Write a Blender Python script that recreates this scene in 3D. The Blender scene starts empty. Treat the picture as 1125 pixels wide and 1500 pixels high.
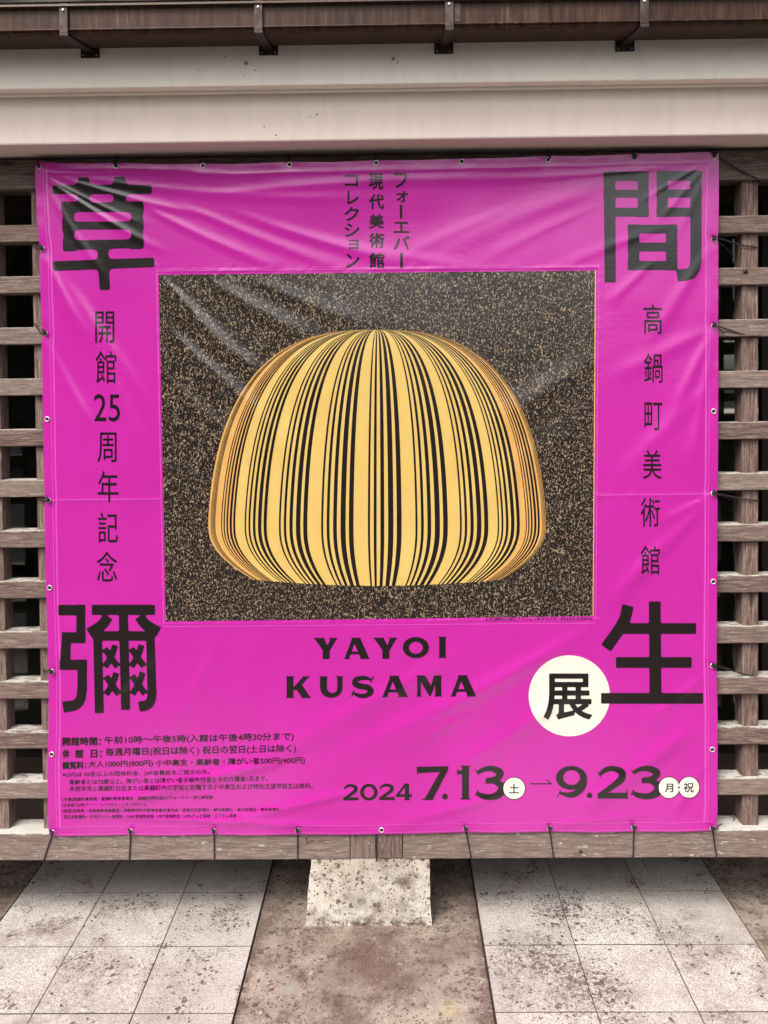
import bpy, bmesh, math, random
import numpy as np
from mathutils import Matrix, Vector

random.seed(7)
C = bpy.context.scene.collection
SC = bpy.context.scene

# ------------------------------------------------------------------ camera
CAM_H, FPX, SHIFT, YAW, PITCH, ROLL = 1.8544, 1235.36, -156.12, .0107, .02284, .01062
cam_d = bpy.data.cameras.new('camera')
cam = bpy.data.objects.new('camera', cam_d); C.objects.link(cam)
cam_d.sensor_fit = 'VERTICAL'; cam_d.sensor_height = 36; cam_d.sensor_width = 27
cam_d.lens = FPX / 1500 * 36
cam_d.shift_y = SHIFT / 1500
cam_d.clip_start = .05; cam_d.clip_end = 500
RM = Matrix.Rotation(YAW, 3, 'Z') @ Matrix.Rotation(math.pi/2 - PITCH, 3, 'X') @ Matrix.Rotation(-ROLL, 3, 'Z')
cam.matrix_world = Matrix.Translation((0, 0, CAM_H)) @ RM.to_4x4()
SC.camera = cam

# ------------------------------------------------------------------ sky, sun, exposure
SUN_EL, SUN_AZ = math.radians(54), math.radians(214)     # azimuth: clockwise from +Y
w = bpy.data.worlds.new('World'); SC.world = w; w.use_nodes = True
nt = w.node_tree; nt.nodes.clear()
sky = nt.nodes.new('ShaderNodeTexSky'); sky.sky_type = 'NISHITA'; sky.sun_disc = False
sky.sun_elevation = SUN_EL; sky.sun_rotation = SUN_AZ; sky.dust_density = 6; sky.air_density = 1.2; sky.ozone_density = 1
hsv = nt.nodes.new('ShaderNodeHueSaturation'); hsv.inputs['Saturation'].default_value = .42
bg = nt.nodes.new('ShaderNodeBackground'); bg.inputs['Strength'].default_value = .15
wo = nt.nodes.new('ShaderNodeOutputWorld')
nt.links.new(sky.outputs[0], hsv.inputs['Color']); nt.links.new(hsv.outputs[0], bg.inputs['Color']); nt.links.new(bg.outputs[0], wo.inputs['Surface'])
sd = bpy.data.lights.new('sun', 'SUN'); sun = bpy.data.objects.new('sun', sd); C.objects.link(sun)
sd.energy = 1.2; sd.angle = math.radians(20); sd.color = (1, .95, .88)
sv = Vector((math.sin(SUN_AZ)*math.cos(SUN_EL), math.cos(SUN_AZ)*math.cos(SUN_EL), math.sin(SUN_EL)))
sun.rotation_euler = sv.to_track_quat('Z', 'Y').to_euler()
SC.view_settings.view_transform = 'Standard'; SC.view_settings.look = 'None'
SC.view_settings.gamma = 1; SC.view_settings.use_curve_mapping = False
SC.view_settings.exposure = 1.0

# ------------------------------------------------------------------ pixel of the photograph -> point on a plane facing the camera
RN = np.array([list(r) for r in RM])
def P(px, py, Y):
    px = np.asarray(px, float); py = np.asarray(py, float)
    d = np.stack([(px-562.5)/FPX, (750-py+SHIFT)/FPX, -np.ones_like(px)], -1) @ RN.T
    t = np.asarray(Y)/d[..., 1]
    p = d*t[..., None]; p[..., 2] += CAM_H
    return p
def X_(px, py, Y): return float(P(px, py, Y)[0])
def H_(py, Y, px=562): return float(P(px, py, Y)[2])
def YH(py, h, px=562):           # depth at which a point seen at row py has height h
    d = P(px, py, 1.0); return (h-CAM_H)/(float(d[2])-CAM_H)

# ------------------------------------------------------------------ object helpers
def tag(o, label=None, cat=None, group=None, kind=None):
    if label: o['label'] = label
    if cat: o['category'] = cat
    if group: o['group'] = group
    if kind: o['kind'] = kind
    return o
def empty(name, loc, label=None, cat=None, group=None):
    o = bpy.data.objects.new(name, None); C.objects.link(o); o.location = loc
    return tag(o, label, cat, group)
def link(name, me, mats, parent=None, loc=None):
    if not isinstance(mats, (list, tuple)): mats = [mats]
    if not me.materials:
        for m in mats: me.materials.append(m)
    o = bpy.data.objects.new(name, me); C.objects.link(o)
    if loc is not None: o.location = loc
    if parent:
        o.parent = parent
        if loc is not None: o.location = Vector(loc) - parent.location
        else: o.location = -parent.location
    return o
def from_bm(bm, name='m', smooth=False):
    me = bpy.data.meshes.new(name); bm.to_mesh(me); bm.free()
    if smooth:
        for p in me.polygons: p.use_smooth = True
    return me
def bx(bm, x0, x1, y0, y1, z0, z1, bev=0):
    b = bmesh.new()
    vs = [b.verts.new((x, y, z)) for z in (z0, z1) for y in (y0, y1) for x in (x0, x1)]
    for f in ((0,2,3,1),(4,5,7,6),(0,1,5,4),(2,6,7,3),(0,4,6,2),(1,3,7,5)): b.faces.new([vs[i] for i in f])
    if bev: bmesh.ops.bevel(b, geom=b.edges[:], offset=bev, segments=2, affect='EDGES', profile=.5)
    me = bpy.data.meshes.new('t'); b.to_mesh(me); b.free(); bm.from_mesh(me); bpy.data.meshes.remove(me)
def box_mesh(*a, bev=0):
    bm = bmesh.new(); bx(bm, *a, bev=bev); return from_bm(bm)
def tube(bm, pts, r, n=6, close=False):
    pts = [Vector(p) for p in pts]; rings = []
    for i, p in enumerate(pts):
        a = pts[max(i-1, 0)]; b_ = pts[min(i+1, len(pts)-1)]
        if close: a = pts[i-1]; b_ = pts[(i+1) % len(pts)]
        t = (b_-a).normalized(); u = t.cross(Vector((.3, .2, 1)) if abs(t.z) < .9 else Vector((1, 0, .2))).normalized(); v = t.cross(u)
        rr = r[i] if isinstance(r, (list, tuple)) else r
        rings.append([bm.verts.new(p + (u*math.cos(k*2*math.pi/n)+v*math.sin(k*2*math.pi/n))*rr) for k in range(n)])
    m = len(rings)
    for i in range(m if close else m-1):
        A, B = rings[i], rings[(i+1) % m]
        for k in range(n):
            f = bm.faces.new((A[k], A[(k+1) % n], B[(k+1) % n], B[k])); f.smooth = True
    if not close:
        bm.faces.new(rings[0][::-1]); bm.faces.new(rings[-1])
def ball(bm, c, r, sub=1, sc=(1,1,1)):
    g = bmesh.ops.create_icosphere(bm, subdivisions=sub, radius=r)
    for v in g['verts']: v.co = Vector((v.co.x*sc[0], v.co.y*sc[1], v.co.z*sc[2])) + Vector(c)
    for v in g['verts']:
        for f in v.link_faces: f.smooth = True

# ------------------------------------------------------------------ materials
class M:
    def __init__(s, name, rough=.8, spec=.5):
        s.m = bpy.data.materials.new(name); s.m.use_nodes = True; s.t = s.m.node_tree
        s.b = s.t.nodes['Principled BSDF']; s.b.inputs['Roughness'].default_value = rough
        s.b.inputs['Specular IOR Level'].default_value = spec
    def n(s, t, **k):
        x = s.t.nodes.new(t)
        for a, v in k.items(): setattr(x, a, v)
        return x
    def l(s, a, b): s.t.links.new(a, b)
    def pos(s): return s.n('ShaderNodeNewGeometry').outputs['Position']
    def obj(s, jitter=0):
        tc = s.n('ShaderNodeTexCoord').outputs['Object']
        if not jitter: return tc
        r = s.n('ShaderNodeObjectInfo').outputs['Random']
        mu = s.n('ShaderNodeMath', operation='MULTIPLY'); s.l(r, mu.inputs[0]); mu.inputs[1].default_value = jitter
        a = s.n('ShaderNodeVectorMath', operation='ADD'); s.l(tc, a.inputs[0]); s.l(mu.outputs[0], a.inputs[1]); return a.outputs[0]
    def scale(s, v, sc):
        a = s.n('ShaderNodeVectorMath', operation='MULTIPLY'); s.l(v, a.inputs[0]); a.inputs[1].default_value = sc; return a.outputs[0]
    def noise(s, v, sc, det=4, rough=.55, dist=0):
        x = s.n('ShaderNodeTexNoise'); s.l(v, x.inputs['Vector']); x.inputs['Scale'].default_value = sc
        x.inputs['Detail'].default_value = det; x.inputs['Roughness'].default_value = rough; x.inputs['Distortion'].default_value = dist
        return x.outputs['Fac']
    def voro(s, v, sc, feat='F1', rnd=1):
        x = s.n('ShaderNodeTexVoronoi', feature=feat); s.l(v, x.inputs['Vector']); x.inputs['Scale'].default_value = sc
        x.inputs['Randomness'].default_value = rnd
        return x
    def ramp(s, f, stops):
        x = s.n('ShaderNodeValToRGB'); e = x.color_ramp.elements
        while len(e) < len(stops): e.new(.5)
        for i, (p, c) in enumerate(stops):
            e[i].position = p; e[i].color = (c, c, c, 1) if isinstance(c, (int, float)) else (*c, 1)
        s.l(f, x.inputs[0]); return x.outputs[0]
    def mix(s, f, a, b, mode='MIX'):
        x = s.n('ShaderNodeMix', data_type='RGBA', blend_type=mode)
        for k, v in ((0, f), (6, a), (7, b)):
            if hasattr(v, 'is_linked'): s.l(v, x.inputs[k])
            elif isinstance(v, (int, float)): x.inputs[k].default_value = v if k == 0 else (v, v, v, 1)
            else: x.inputs[k].default_value = (*v, 1)
        return x.outputs[2]
    def math(s, op, a, b=None, c=None):
        x = s.n('ShaderNodeMath', operation=op)
        for i, v in enumerate((a, b, c)):
            if v is None: continue
            if hasattr(v, 'is_linked'): s.l(v, x.inputs[i])
            else: x.inputs[i].default_value = v
        return x.outputs[0]
    def col(s, c):
        if hasattr(c, 'is_linked'): s.l(c, s.b.inputs['Base Color'])
        else: s.b.inputs['Base Color'].default_value = (*c, 1)
        return s
    def bump(s, h, st=.3, d=.01):
        x = s.n('ShaderNodeBump'); s.l(h, x.inputs['Height']); x.inputs['Strength'].default_value = st; x.inputs['Distance'].default_value = d
        s.l(x.outputs[0], s.b.inputs['Normal']); return s
    def rough(s, v): s.l(v, s.b.inputs['Roughness']); return s
    def blob(s, pos, c, r, soft=.5):          # 1 inside a sphere about c, fading to 0 at r
        v = s.n('ShaderNodeVectorMath', operation='DISTANCE'); s.l(pos, v.inputs[0]); v.inputs[1].default_value = c
        x = s.n('ShaderNodeMapRange'); s.l(v.outputs['Value'], x.inputs[0])
        for i, q in ((1, r*soft), (2, r), (3, 1), (4, 0)): x.inputs[i].default_value = q
        return x.outputs[0]

def wood(name, axis, pale=0., dark=1.):
    m = M(name, .82, .3); o = m.obj(37.0)
    sc = {'x': (1.2, 14, 14), 'z': (14, 14, 1.2)}[axis]
    v = m.scale(o, sc)
    g = m.noise(v, 11, 8, .72, .25); g2 = m.noise(v, 48, 4, .75)
    big = m.noise(o, 5, 3)
    c = m.ramp(g, [(.36, (.035*dark, .018*dark, .014*dark)), (.45, (.15*dark, .092*dark, .074*dark)), (.54, (.28*dark, .195*dark, .165*dark)), (.64, (.48*dark, .38*dark, .335*dark))])
    c = m.mix(m.ramp(g2, [(.40, 0), (.52, 1)]), m.mix(.7, c, (.05*dark, .028*dark, .024*dark)), c)
    c = m.mix(m.math('MULTIPLY', big, .35), c, (.22*dark, .125*dark, .10*dark))
    ri = m.n('ShaderNodeObjectInfo').outputs['Random']
    c = m.mix(ri, m.mix(.28, c, (.06*dark, .035*dark, .028*dark)), m.mix(.22, c, (.50*dark, .43*dark, .37*dark)))
    kn = m.voro(m.scale(o, {'x': (2.5, 9, 9), 'z': (9, 9, 2.5)}[axis]), 1.1)
    c = m.mix(m.math('MULTIPLY', m.ramp(kn.outputs['Distance'], [(.05, 1), (.12, 0)]), .8), c, (.03*dark, .018*dark, .014*dark))
    # weathered white paint: flakes left on the face, more on what faces up
    nz = m.n('ShaderNodeSeparateXYZ'); m.l(m.n('ShaderNodeNewGeometry').outputs['Normal'], nz.inputs[0])
    up = m.math('MULTIPLY', m.math('MAXIMUM', nz.outputs[2], 0), .26)
    fl = m.noise(m.scale(o, {'x': (3.2, 13, 13), 'z': (13, 13, 3.2)}[axis]), 7, 6, .7)
    fl = m.math('ADD', m.math('ADD', fl, up), pale)
    fm = m.ramp(fl, [(.66, 0), (.70, 1)])
    c = m.mix(fm, c, m.mix(m.noise(o, 40), (.38, .36, .32), (.55, .53, .485)))
    m.col(c)
    return m.bump(m.math('ADD', m.math('MULTIPLY', g, .8), m.math('ADD', m.math('MULTIPLY', g2, .5), m.math('MULTIPLY', fm, .5))), .7, .004).m

def vinyl(name, base, rough=.24):
    m = M(name, rough, .9)
    p = m.obj(); n = m.noise(m.scale(p, (30, 30, 90)), 1, 4)
    if callable(base): base = base(m, p)
    m.col(base)
    w1 = m.n('ShaderNodeTexWave', bands_direction='X'); w1.inputs['Scale'].default_value = 160; m.l(p, w1.inputs[0])
    w2 = m.n('ShaderNodeTexWave', bands_direction='Z'); w2.inputs['Scale'].default_value = 160; m.l(p, w2.inputs[0])
    m.bump(m.math('ADD', m.math('MULTIPLY', m.math('ADD', w1.outputs[1], w2.outputs[1]), .06), n), .25, .0015)
    return m

def mag(m, p):
    n = m.noise(p, 3, 4)
    return m.mix(n, (.40, .009, .25), (.46, .015, .295))
MAGENTA = vinyl('magenta_vinyl', mag).m
INK = vinyl('black_ink', (.0055, .0020, .0020)).m
WELD = vinyl('magenta_weld', lambda m, p: m.mix(m.noise(p, 40, 4), (.50, .03, .33), (.60, .07, .43)), .3).m
CREAM = vinyl('cream_ink', (.66, .64, .555)).m
def pic(m, p):
    n = m.noise(m.scale(p, (1, 1, 1)), 150, 2, .6, 1.2)
    n2 = m.noise(m.scale(p, (1, 1, .35)), 260, 1, .5)
    f = m.math('MULTIPLY', m.ramp(n, [(.525, 0), (.575, 1)]), m.ramp(n2, [(.45, 0), (.52, 1)]))
    return m.mix(f, (.009, .005, .004), (.29, .21, .135))
PICTURE = vinyl('picture_ground', pic).m
def gold(c1, c2):
    def f(m, p):
        n = m.noise(m.scale(p, (4, 4, 1)), 6, 3)
        return m.mix(n, c1, c2)
    return f
GOLD_MID = vinyl('yellow_print', gold((.56, .355, .085), (.62, .45, .15))).m
GOLD_EDGE = vinyl('orange_print', gold((.55, .27, .065), (.62, .37, .12))).m

def plaster(name, a, b):
    m = M(name, .75, .3); p = m.pos()
    n = m.noise(m.scale(p, (1, 1, 2)), 2.2, 5); f = m.noise(m.scale(p, (3, 3, .6)), 9, 4)
    c = m.mix(n, a, b); c = m.mix(m.math('MULTIPLY', m.ramp(f, [(.45, 0), (.8, 1)]), .25), c, tuple(q*.72 for q in a))
    s = m.voro(p, 22); sp = m.math('MULTIPLY', m.ramp(s.outputs['Distance'], [(.06, 1), (.11, 0)]), m.ramp(m.noise(p, 2.1, 2), [(.60, 0), (.66, 1)]))
    c = m.mix(m.math('MULTIPLY', sp, .8), c, (.10, .06, .05))
    for (cx, cz, r) in ((-.453, 2.878, .009), (-.425, 2.855, .004), (-.46, 2.84, .003), (.012, 2.885, .008), (.025, 2.872, .004), (-.60, 2.86, .003), (-.52, 2.90, .0035)):
        sx = m.n('ShaderNodeSeparateXYZ'); m.l(p, sx.inputs[0]); cb = m.n('ShaderNodeCombineXYZ'); m.l(sx.outputs[0], cb.inputs[0]); m.l(sx.outputs[2], cb.inputs[2])
        c = m.mix(m.math('MULTIPLY', m.blob(cb.outputs[0], (cx, 0, cz), r, .4), .8), c, (.07, .04, .035))
    m.col(c); m.bump(m.noise(p, 60, 5), .12, .003); return m.m
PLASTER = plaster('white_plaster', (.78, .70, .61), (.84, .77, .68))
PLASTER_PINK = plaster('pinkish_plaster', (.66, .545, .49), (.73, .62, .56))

FILLET = plaster('lit_white_fillet', (.78, .74, .68), (.82, .78, .72))  # albedo raised in place of light bounced up from the ground
m = M('oxidised_copper', .5, .25); m.b.inputs['Metallic'].default_value = .1
p = m.pos(); st = m.noise(m.scale(p, (22, 22, 2.2)), 3, 5, .65); lo = m.noise(p, 4, 4)
c = m.ramp(st, [(.32, (.016, .006, .003)), (.52, (.046, .020, .011)), (.72, (.085, .045, .028))])
c = m.mix(m.ramp(m.math('MULTIPLY', lo, st), [(.34, 0), (.50, .3)]), c, (.15, .165, .15))
m.col(c); m.rough(m.ramp(st, [(.3, .35), (.7, .6)])); m.bump(st, .2, .002); COPPER = m.m
m = M('strap_metal', .45, .5); p = m.pos(); m.b.inputs['Metallic'].default_value = .4
m.col(m.mix(m.ramp(m.noise(p, 30, 5), [(.4, 0), (.62, 1)]), (.035, .018, .012), (.075, .052, .044))); STRAP = m.m
DARKMETAL = M('dark_painted_metal', .5).col((.02, .011, .010)).m
STEEL = M('screw_steel', .35).col((.55, .53, .52)); STEEL.b.inputs['Metallic'].default_value = .8; STEEL = STEEL.m
EYELET = M('eyelet_metal', .3).col((.75, .66, .68)); EYELET.b.inputs['Metallic'].default_value = .55; EYELET = EYELET.m
HOLE = M('eyelet_hole_dark', .9).col((.02, .012, .012)).m
m = M('black_cord', .75); m.col((.012, .008, .008)); m.bump(m.noise(m.obj(), 500, 2), .4, .001); CORD = m.m
WOODX = wood('weathered_wood_slat', 'x', -.045, .8); WOODZ = wood('weathered_wood_post', 'z', -.01, .95)
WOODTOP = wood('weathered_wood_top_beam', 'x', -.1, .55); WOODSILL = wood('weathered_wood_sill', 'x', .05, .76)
WOODBLK = wood('weathered_wood_joint_block', 'z', .03, .78)
m = M('dark_frame_wood', .6); m.col(m.mix(m.noise(m.pos(), 9, 4), (.020, .013, .011), (.05, .032, .027))); FRAME = m.m
m = M('window_glass', .03); m.col((.9, .92, .9)); m.b.inputs['Transmission Weight'].default_value = 1; m.b.inputs['IOR'].default_value = 1.45; GLASS = m.m
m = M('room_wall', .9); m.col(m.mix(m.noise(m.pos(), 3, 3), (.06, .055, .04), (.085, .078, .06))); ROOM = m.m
m = M('foundation_concrete', .9); m.col(m.mix(m.noise(m.pos(), 8, 5), (.05, .036, .03), (.12, .09, .075))); FOUND = m.m
m = M('roof_tile_clay', .35); m.col(m.mix(m.noise(m.obj(3), 14, 4), (.10, .12, .15), (.22, .25, .29))); KAWARA = m.m

def spots(m, p, sc, r0, r1, dens, warp=.03):   # irregular round lichen spots
    wv = m.n('ShaderNodeTexNoise'); m.l(p, wv.inputs['Vector']); wv.inputs['Scale'].default_value = 45; wv.inputs['Detail'].default_value = 3
    a = m.n('ShaderNodeVectorMath', operation='MULTIPLY_ADD'); m.l(wv.outputs['Color'], a.inputs[0]); a.inputs[1].default_value = (warp,)*3; m.l(p, a.inputs[2])
    v = m.voro(a.outputs[0], sc); sep = m.n('ShaderNodeSeparateColor'); m.l(v.outputs['Color'], sep.inputs[0])
    rad = m.math('MULTIPLY', sep.outputs[0], r1)
    d = m.math('SUBTRACT', m.math('ADD', rad, r0), v.outputs['Distance'])
    e = m.ramp(m.math('ADD', m.math('MULTIPLY', d, 4), .5), [(.46, 0), (.58, 1)])
    if dens is not None: e = m.math('MULTIPLY', e, m.math('GREATER_THAN', dens, sep.outputs[1]))
    return e

# granite paving tiles
m = M('granite_tile', .75, .35); p = m.pos()
g1 = m.noise(p, 300, 3, .75); g2 = m.noise(p, 150, 3, .7)
rnd = m.n('ShaderNodeObjectInfo').outputs['Random']
base = m.mix(m.ramp(g1, [(.34, 0), (.58, 1)]), (.17, .148, .138), (.61, .57, .52))
bm_ = m.ramp(m.noise(p, 8, 9, .8), [(.44, 0), (.60, 1)]); bm2 = m.ramp(m.noise(p, 2.6, 3), [(.40, 0), (.62, 1)])
base = m.mix(m.math('MULTIPLY', m.math('MULTIPLY', bm_, bm2), .8), base, (.20, .145, .12))
base = m.mix(m.math('MULTIPLY', m.ramp(g2, [(.40, 1), (.52, 0)]), .5), base, (.15, .13, .125))
base = m.mix(m.math('MULTIPLY', rnd, .42), base, (.25, .225, .215))
cl = m.noise(p, 6.5, 5, .62); cl2 = m.noise(p, 2.2, 3)
msk = m.math('MULTIPLY', m.ramp(cl, [(.52, 0), (.66, 1)]), m.ramp(cl2, [(.42, .25), (.6, 1)]))
for (cx, cy, r, a) in ((.60, 2.93, .17, 1.1), (.72, 2.93, .12, .8), (.44, 2.68, .18, 1.1), (.56, 2.56, .19, 1.15), (.36, 2.62, .14, .8), (.62, 2.42, .12, .6), (-.62, 2.90, .13, .8), (-.66, 2.55, .16, .5), (-1.0, 2.95, .14, .7), (.97, 2.72, .16, .5), (-.95, 2.6, .22, .35), (-.75, 2.9, .18, .3), (-.8, 2.75, .06, .7)):
    b = m.blob(p, (cx, cy, .02), r, .25)
    msk = m.math('MAXIMUM', msk, m.math('MULTIPLY', m.math('MULTIPLY', b, a), m.ramp(cl, [(.34, .1), (.52, 1)])))
s1 = spots(m, p, 62, .12, .36, m.math('MULTIPLY', msk, 1.15)); s2 = spots(m, p, 150, .1, .4, m.math('MULTIPLY', msk, 1.2), .012)
fine = m.math('MULTIPLY', m.ramp(m.noise(p, 55, 7, .82), [(.47, 0), (.56, 1)]), msk)
stain = m.math('MAXIMUM', m.math('MAXIMUM', s1, s2), fine)
base = m.mix(m.math('MULTIPLY', stain, .95), base, m.mix(m.noise(p, 40), (.035, .020, .018), (.085, .050, .042)))
m.col(m.mix(m.math('MULTIPLY', m.ramp(cl2, [(.4, 0), (.7, 1)]), .25), base, (.30, .255, .22)))
m.bump(m.math('ADD', g1, m.math('MULTIPLY', stain, .6)), .25, .0015); TILE = m.m

# poured concrete, brownish, with lichen
def concrete(name, light, mid, dens_lo):
    m = M(name, .88, .3); p = m.pos()
    n = m.noise(p, 3.2, 9, .7); n2 = m.noise(p, 15, 9, .76); n3 = m.noise(p, 210, 4, .8)
    c = m.mix(m.ramp(n, [(.36, 0), (.62, 1)]), mid, light)
    c = m.mix(m.math('MULTIPLY', m.ramp(n2, [(.50, 0), (.62, 1)]), .8), c, tuple(q*.5 for q in mid))
    c = m.mix(m.math('MULTIPLY', m.ramp(n2, [(.30, 1), (.42, 0)]), .6), c, tuple(min(1, q*1.3) for q in light))
    c = m.mix(m.math('MULTIPLY', m.ramp(n3, [(.42, 1), (.54, 0)]), .6), c, m.mix(.55, c, (.035, .022, .018)))
    d = m.math('MULTIPLY', m.ramp(m.noise(p, 4.5, 4), [(dens_lo, 0), (dens_lo+.22, 1)]), .75)
    s = m.math('MAXIMUM', spots(m, p, 48, .1, .34, d), spots(m, p, 110, .1, .36, d, .007))
    c = m.mix(m.math('MULTIPLY', s, .8), c, (.065, .036, .03))
    m.extra = (p, n2, s)
    return m, c
m, c = concrete('floor_concrete', (.33, .275, .225), (.14, .098, .078), .36)
p, n2, s = m.extra
for (cx, cy, r, a, cc) in ((.145, 2.47, .045, .4, (.36, .33, .17)), (.145, 2.46, .025, .6, (.30, .24, .10)), (-.335, 2.56, .040, .7, (.26, .28, .26)), (-.10, 2.72, .20, .45, (.09, .05, .042)), (.05, 2.62, .17, .4, (.10, .06, .05)), (-.05, 3.0, .5, .25, (.12, .08, .065))):
    f = m.math('MULTIPLY', m.math('MULTIPLY', m.blob(p, (cx, cy, 0), r, .15), a), m.ramp(n2, [(.3, .3), (.6, 1)]))
    c = m.mix(f, c, cc)
sx = m.n('ShaderNodeSeparateXYZ'); m.l(p, sx.inputs[0])
for ex in (-.489, .2825):      # moss and dirt caught along the joint with the tiles
    dd = m.math('ABSOLUTE', m.math('SUBTRACT', sx.outputs[0], ex))
    k = m.math('SUBTRACT', m.math('ADD', .055, m.math('MULTIPLY', m.noise(p, 16, 5, .7), -.02)), dd)
    f = m.math('MULTIPLY', m.ramp(m.math('MULTIPLY', k, 16), [(.0, 0), (.6, .85)]), m.ramp(m.noise(p, 24, 5, .75), [(.38, .1), (.56, 1)]))
    c = m.mix(f, c, (.075, .04, .032))
wp = m.math('MULTIPLY', m.ramp(m.noise(p, 38, 6, .8), [(.58, 0), (.66, .8)]), m.ramp(m.noise(p, 4, 3), [(.40, 0), (.6, 1)]))
c = m.mix(wp, c, (.52, .47, .40))
m.col(c); m.bump(m.math('ADD', m.noise(p, 90, 5, .7), m.math('MULTIPLY', s, .3)), .45, .003); CONC = m.m
m, c = concrete('block_concrete', (.66, .62, .54), (.46, .40, .33), .28)
p, n2, s = m.extra
for (cx, cz, r, a) in ((.02, .15, .035, .85), (-.07, .07, .03, .8), (-.03, .20, .07, .4), (-.15, .08, .06, .4), (0, .06, .07, .4)):
    c = m.mix(m.math('MULTIPLY', m.math('MULTIPLY', m.blob(p, (cx, 2.857, cz), r, .2), a), m.ramp(n2, [(.35, .1), (.5, 1)])), c, (.075, .048, .042))
sx = m.n('ShaderNodeSeparateXYZ'); m.l(p, sx.inputs[0])
f = m.math('MULTIPLY', m.ramp(m.math('MULTIPLY', m.math('SUBTRACT', .035, sx.outputs[2]), 20), [(0, 0), (.5, .9)]), m.ramp(m.noise(p, 26, 5, .75), [(.42, 0), (.56, 1)]))
c = m.mix(f, c, (.07, .045, .036))
m.col(c); m.bump(m.math('ADD', m.noise(p, 70, 5, .7), m.math('MULTIPLY', s, .4)), .5, .004); BLOCK = m.m
m = M('joint_dirt', .95); m.col(m.mix(m.noise(m.pos(), 50), (.03, .02, .017), (.07, .05, .042))); JOINT = m.m

m = M('asphalt', .9, .3); m.col(m.mix(m.noise(m.pos(), 120, 3), (.028, .027, .027), (.075, .07, .068))); m.bump(m.noise(m.pos(), 160, 3), .5, .004); ASPHALT = m.m

# ------------------------------------------------------------------ ground
YB = 2.854                       # front of the sill beam
ANG = -.0022
ca, sa = math.cos(ANG), math.sin(ANG)
g = link('ground', box_mesh(-60, 60, -60, 9.5, -.30, -.012), JOINT); tag(g, 'dark bedding ground under the paving', kind='structure')
T = .30
XL, XR = -.489, .2825             # inner edges of the left and right tile strips at the beam
YE = 1.2537
def slab(name, x0, x1, y0=YE, y1=3.40):
    bm = bmesh.new(); bx(bm, x0, x1, y0, y1, -.2, -.001, bev=.004)
    return tag(link(name, from_bm(bm), CONC), kind='structure')
slab('concrete_strip', XL+.004, XR-.004)
slab('concrete_floor', -30, XL-3*T-.004); slab('concrete_floor', XR+3*T+.004, 30)
fore = tag(link('forecourt', box_mesh(-40, 40, -50, YE-.14, -.2, -.004), ASPHALT), 'added dark asphalt forecourt, out of view', kind='structure')  # unseen dark ground, added so the ink mirrors less light
tag(link('kerb', box_mesh(-40, 40, YE-.137, YE-.003, -.2, .002, bev=.006), CONC), kind='structure')
pav = tag(link('paving', box_mesh(XL-3*T, XL, YE, 3.4, -.0118, -.0012), JOINT), kind='structure')
bm = bmesh.new(); bx(bm, XL-3*T, XL, YE, 3.4, -.0118, -.0012); bx(bm, XR, XR+3*T, YE, 3.4, -.0118, -.0012)
pav.data = from_bm(bm); pav.data.materials.append(JOINT)
tm = box_mesh(-T/2+.0017, T/2-.0017, -T/2+.0026, T/2-.0026, -.0011, .0012, bev=.0006); tm.materials.append(TILE)
Y0 = 3.0537
for side in (0, 1):
    for c_ in range(3):
        for r_ in range(-1, 6):
            x = (XL - T*(c_+.5)) if side == 0 else (XR + T*(c_+.5))
            y = Y0 - T*(r_+.5)
            o = link('tile', tm, TILE, pav, (x, y, random.uniform(-.0008, .0008)))
            o.rotation_euler = (random.uniform(-.002, .002), random.uniform(-.002, .002), ANG*0)

# foundation block under the sill
bm = bmesh.new()
x0, x1 = X_(447, 1356, YB), X_(632, 1358, YB); xt0, xt1 = X_(456, 1262, YB), X_(629, 1260, YB)
zt = H_(1258.5, YB)
nx, ny, nz_ = 28, 6, 14
def blk(u, v, w_):
    x = (x0*(1-w_)+xt0*w_)*(1-u) + (x1*(1-w_)+xt1*w_)*u
    return Vector((x, YB+.004+v*.19, w_*zt))
import mathutils
def grid_face(bm, f, na, nb):
    vs = [[bm.verts.new(f(i/na, j/nb)) for i in range(na+1)] for j in range(nb+1)]
    for j in range(nb):
        for i in range(na): bm.faces.new((vs[j][i], vs[j][i+1], vs[j+1][i+1], vs[j+1][i]))
grid_face(bm, lambda a, b: blk(a, 0, b), nx, nz_); grid_face(bm, lambda a, b: blk(1, a, b), ny, nz_)
grid_face(bm, lambda a, b: blk(1-a, 1, b), nx, nz_); grid_face(bm, lambda a, b: blk(0, 1-a, b), ny, nz_)
grid_face(bm, lambda a, b: blk(a, b, 1), nx, ny)
bmesh.ops.remove_doubles(bm, verts=bm.verts[:], dist=.0005)
bmesh.ops.recalc_face_normals(bm, faces=bm.faces[:])
for v in bm.verts:
    n = mathutils.noise.noise(v.co*28)*.0028 + mathutils.noise.noise(v.co*9)*.003
    edge = 1.0
    v.co.x += n; v.co.y += abs(n)*.6
    if v.co.z > zt-.001: v.co.z = zt-.001
    if v.co.z < .001: v.co.z = -.02
o = link('concrete_block', from_bm(bm, smooth=False), BLOCK)
tag(o, 'pale spotted concrete block under the middle of the wooden sill', 'concrete block')

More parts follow.
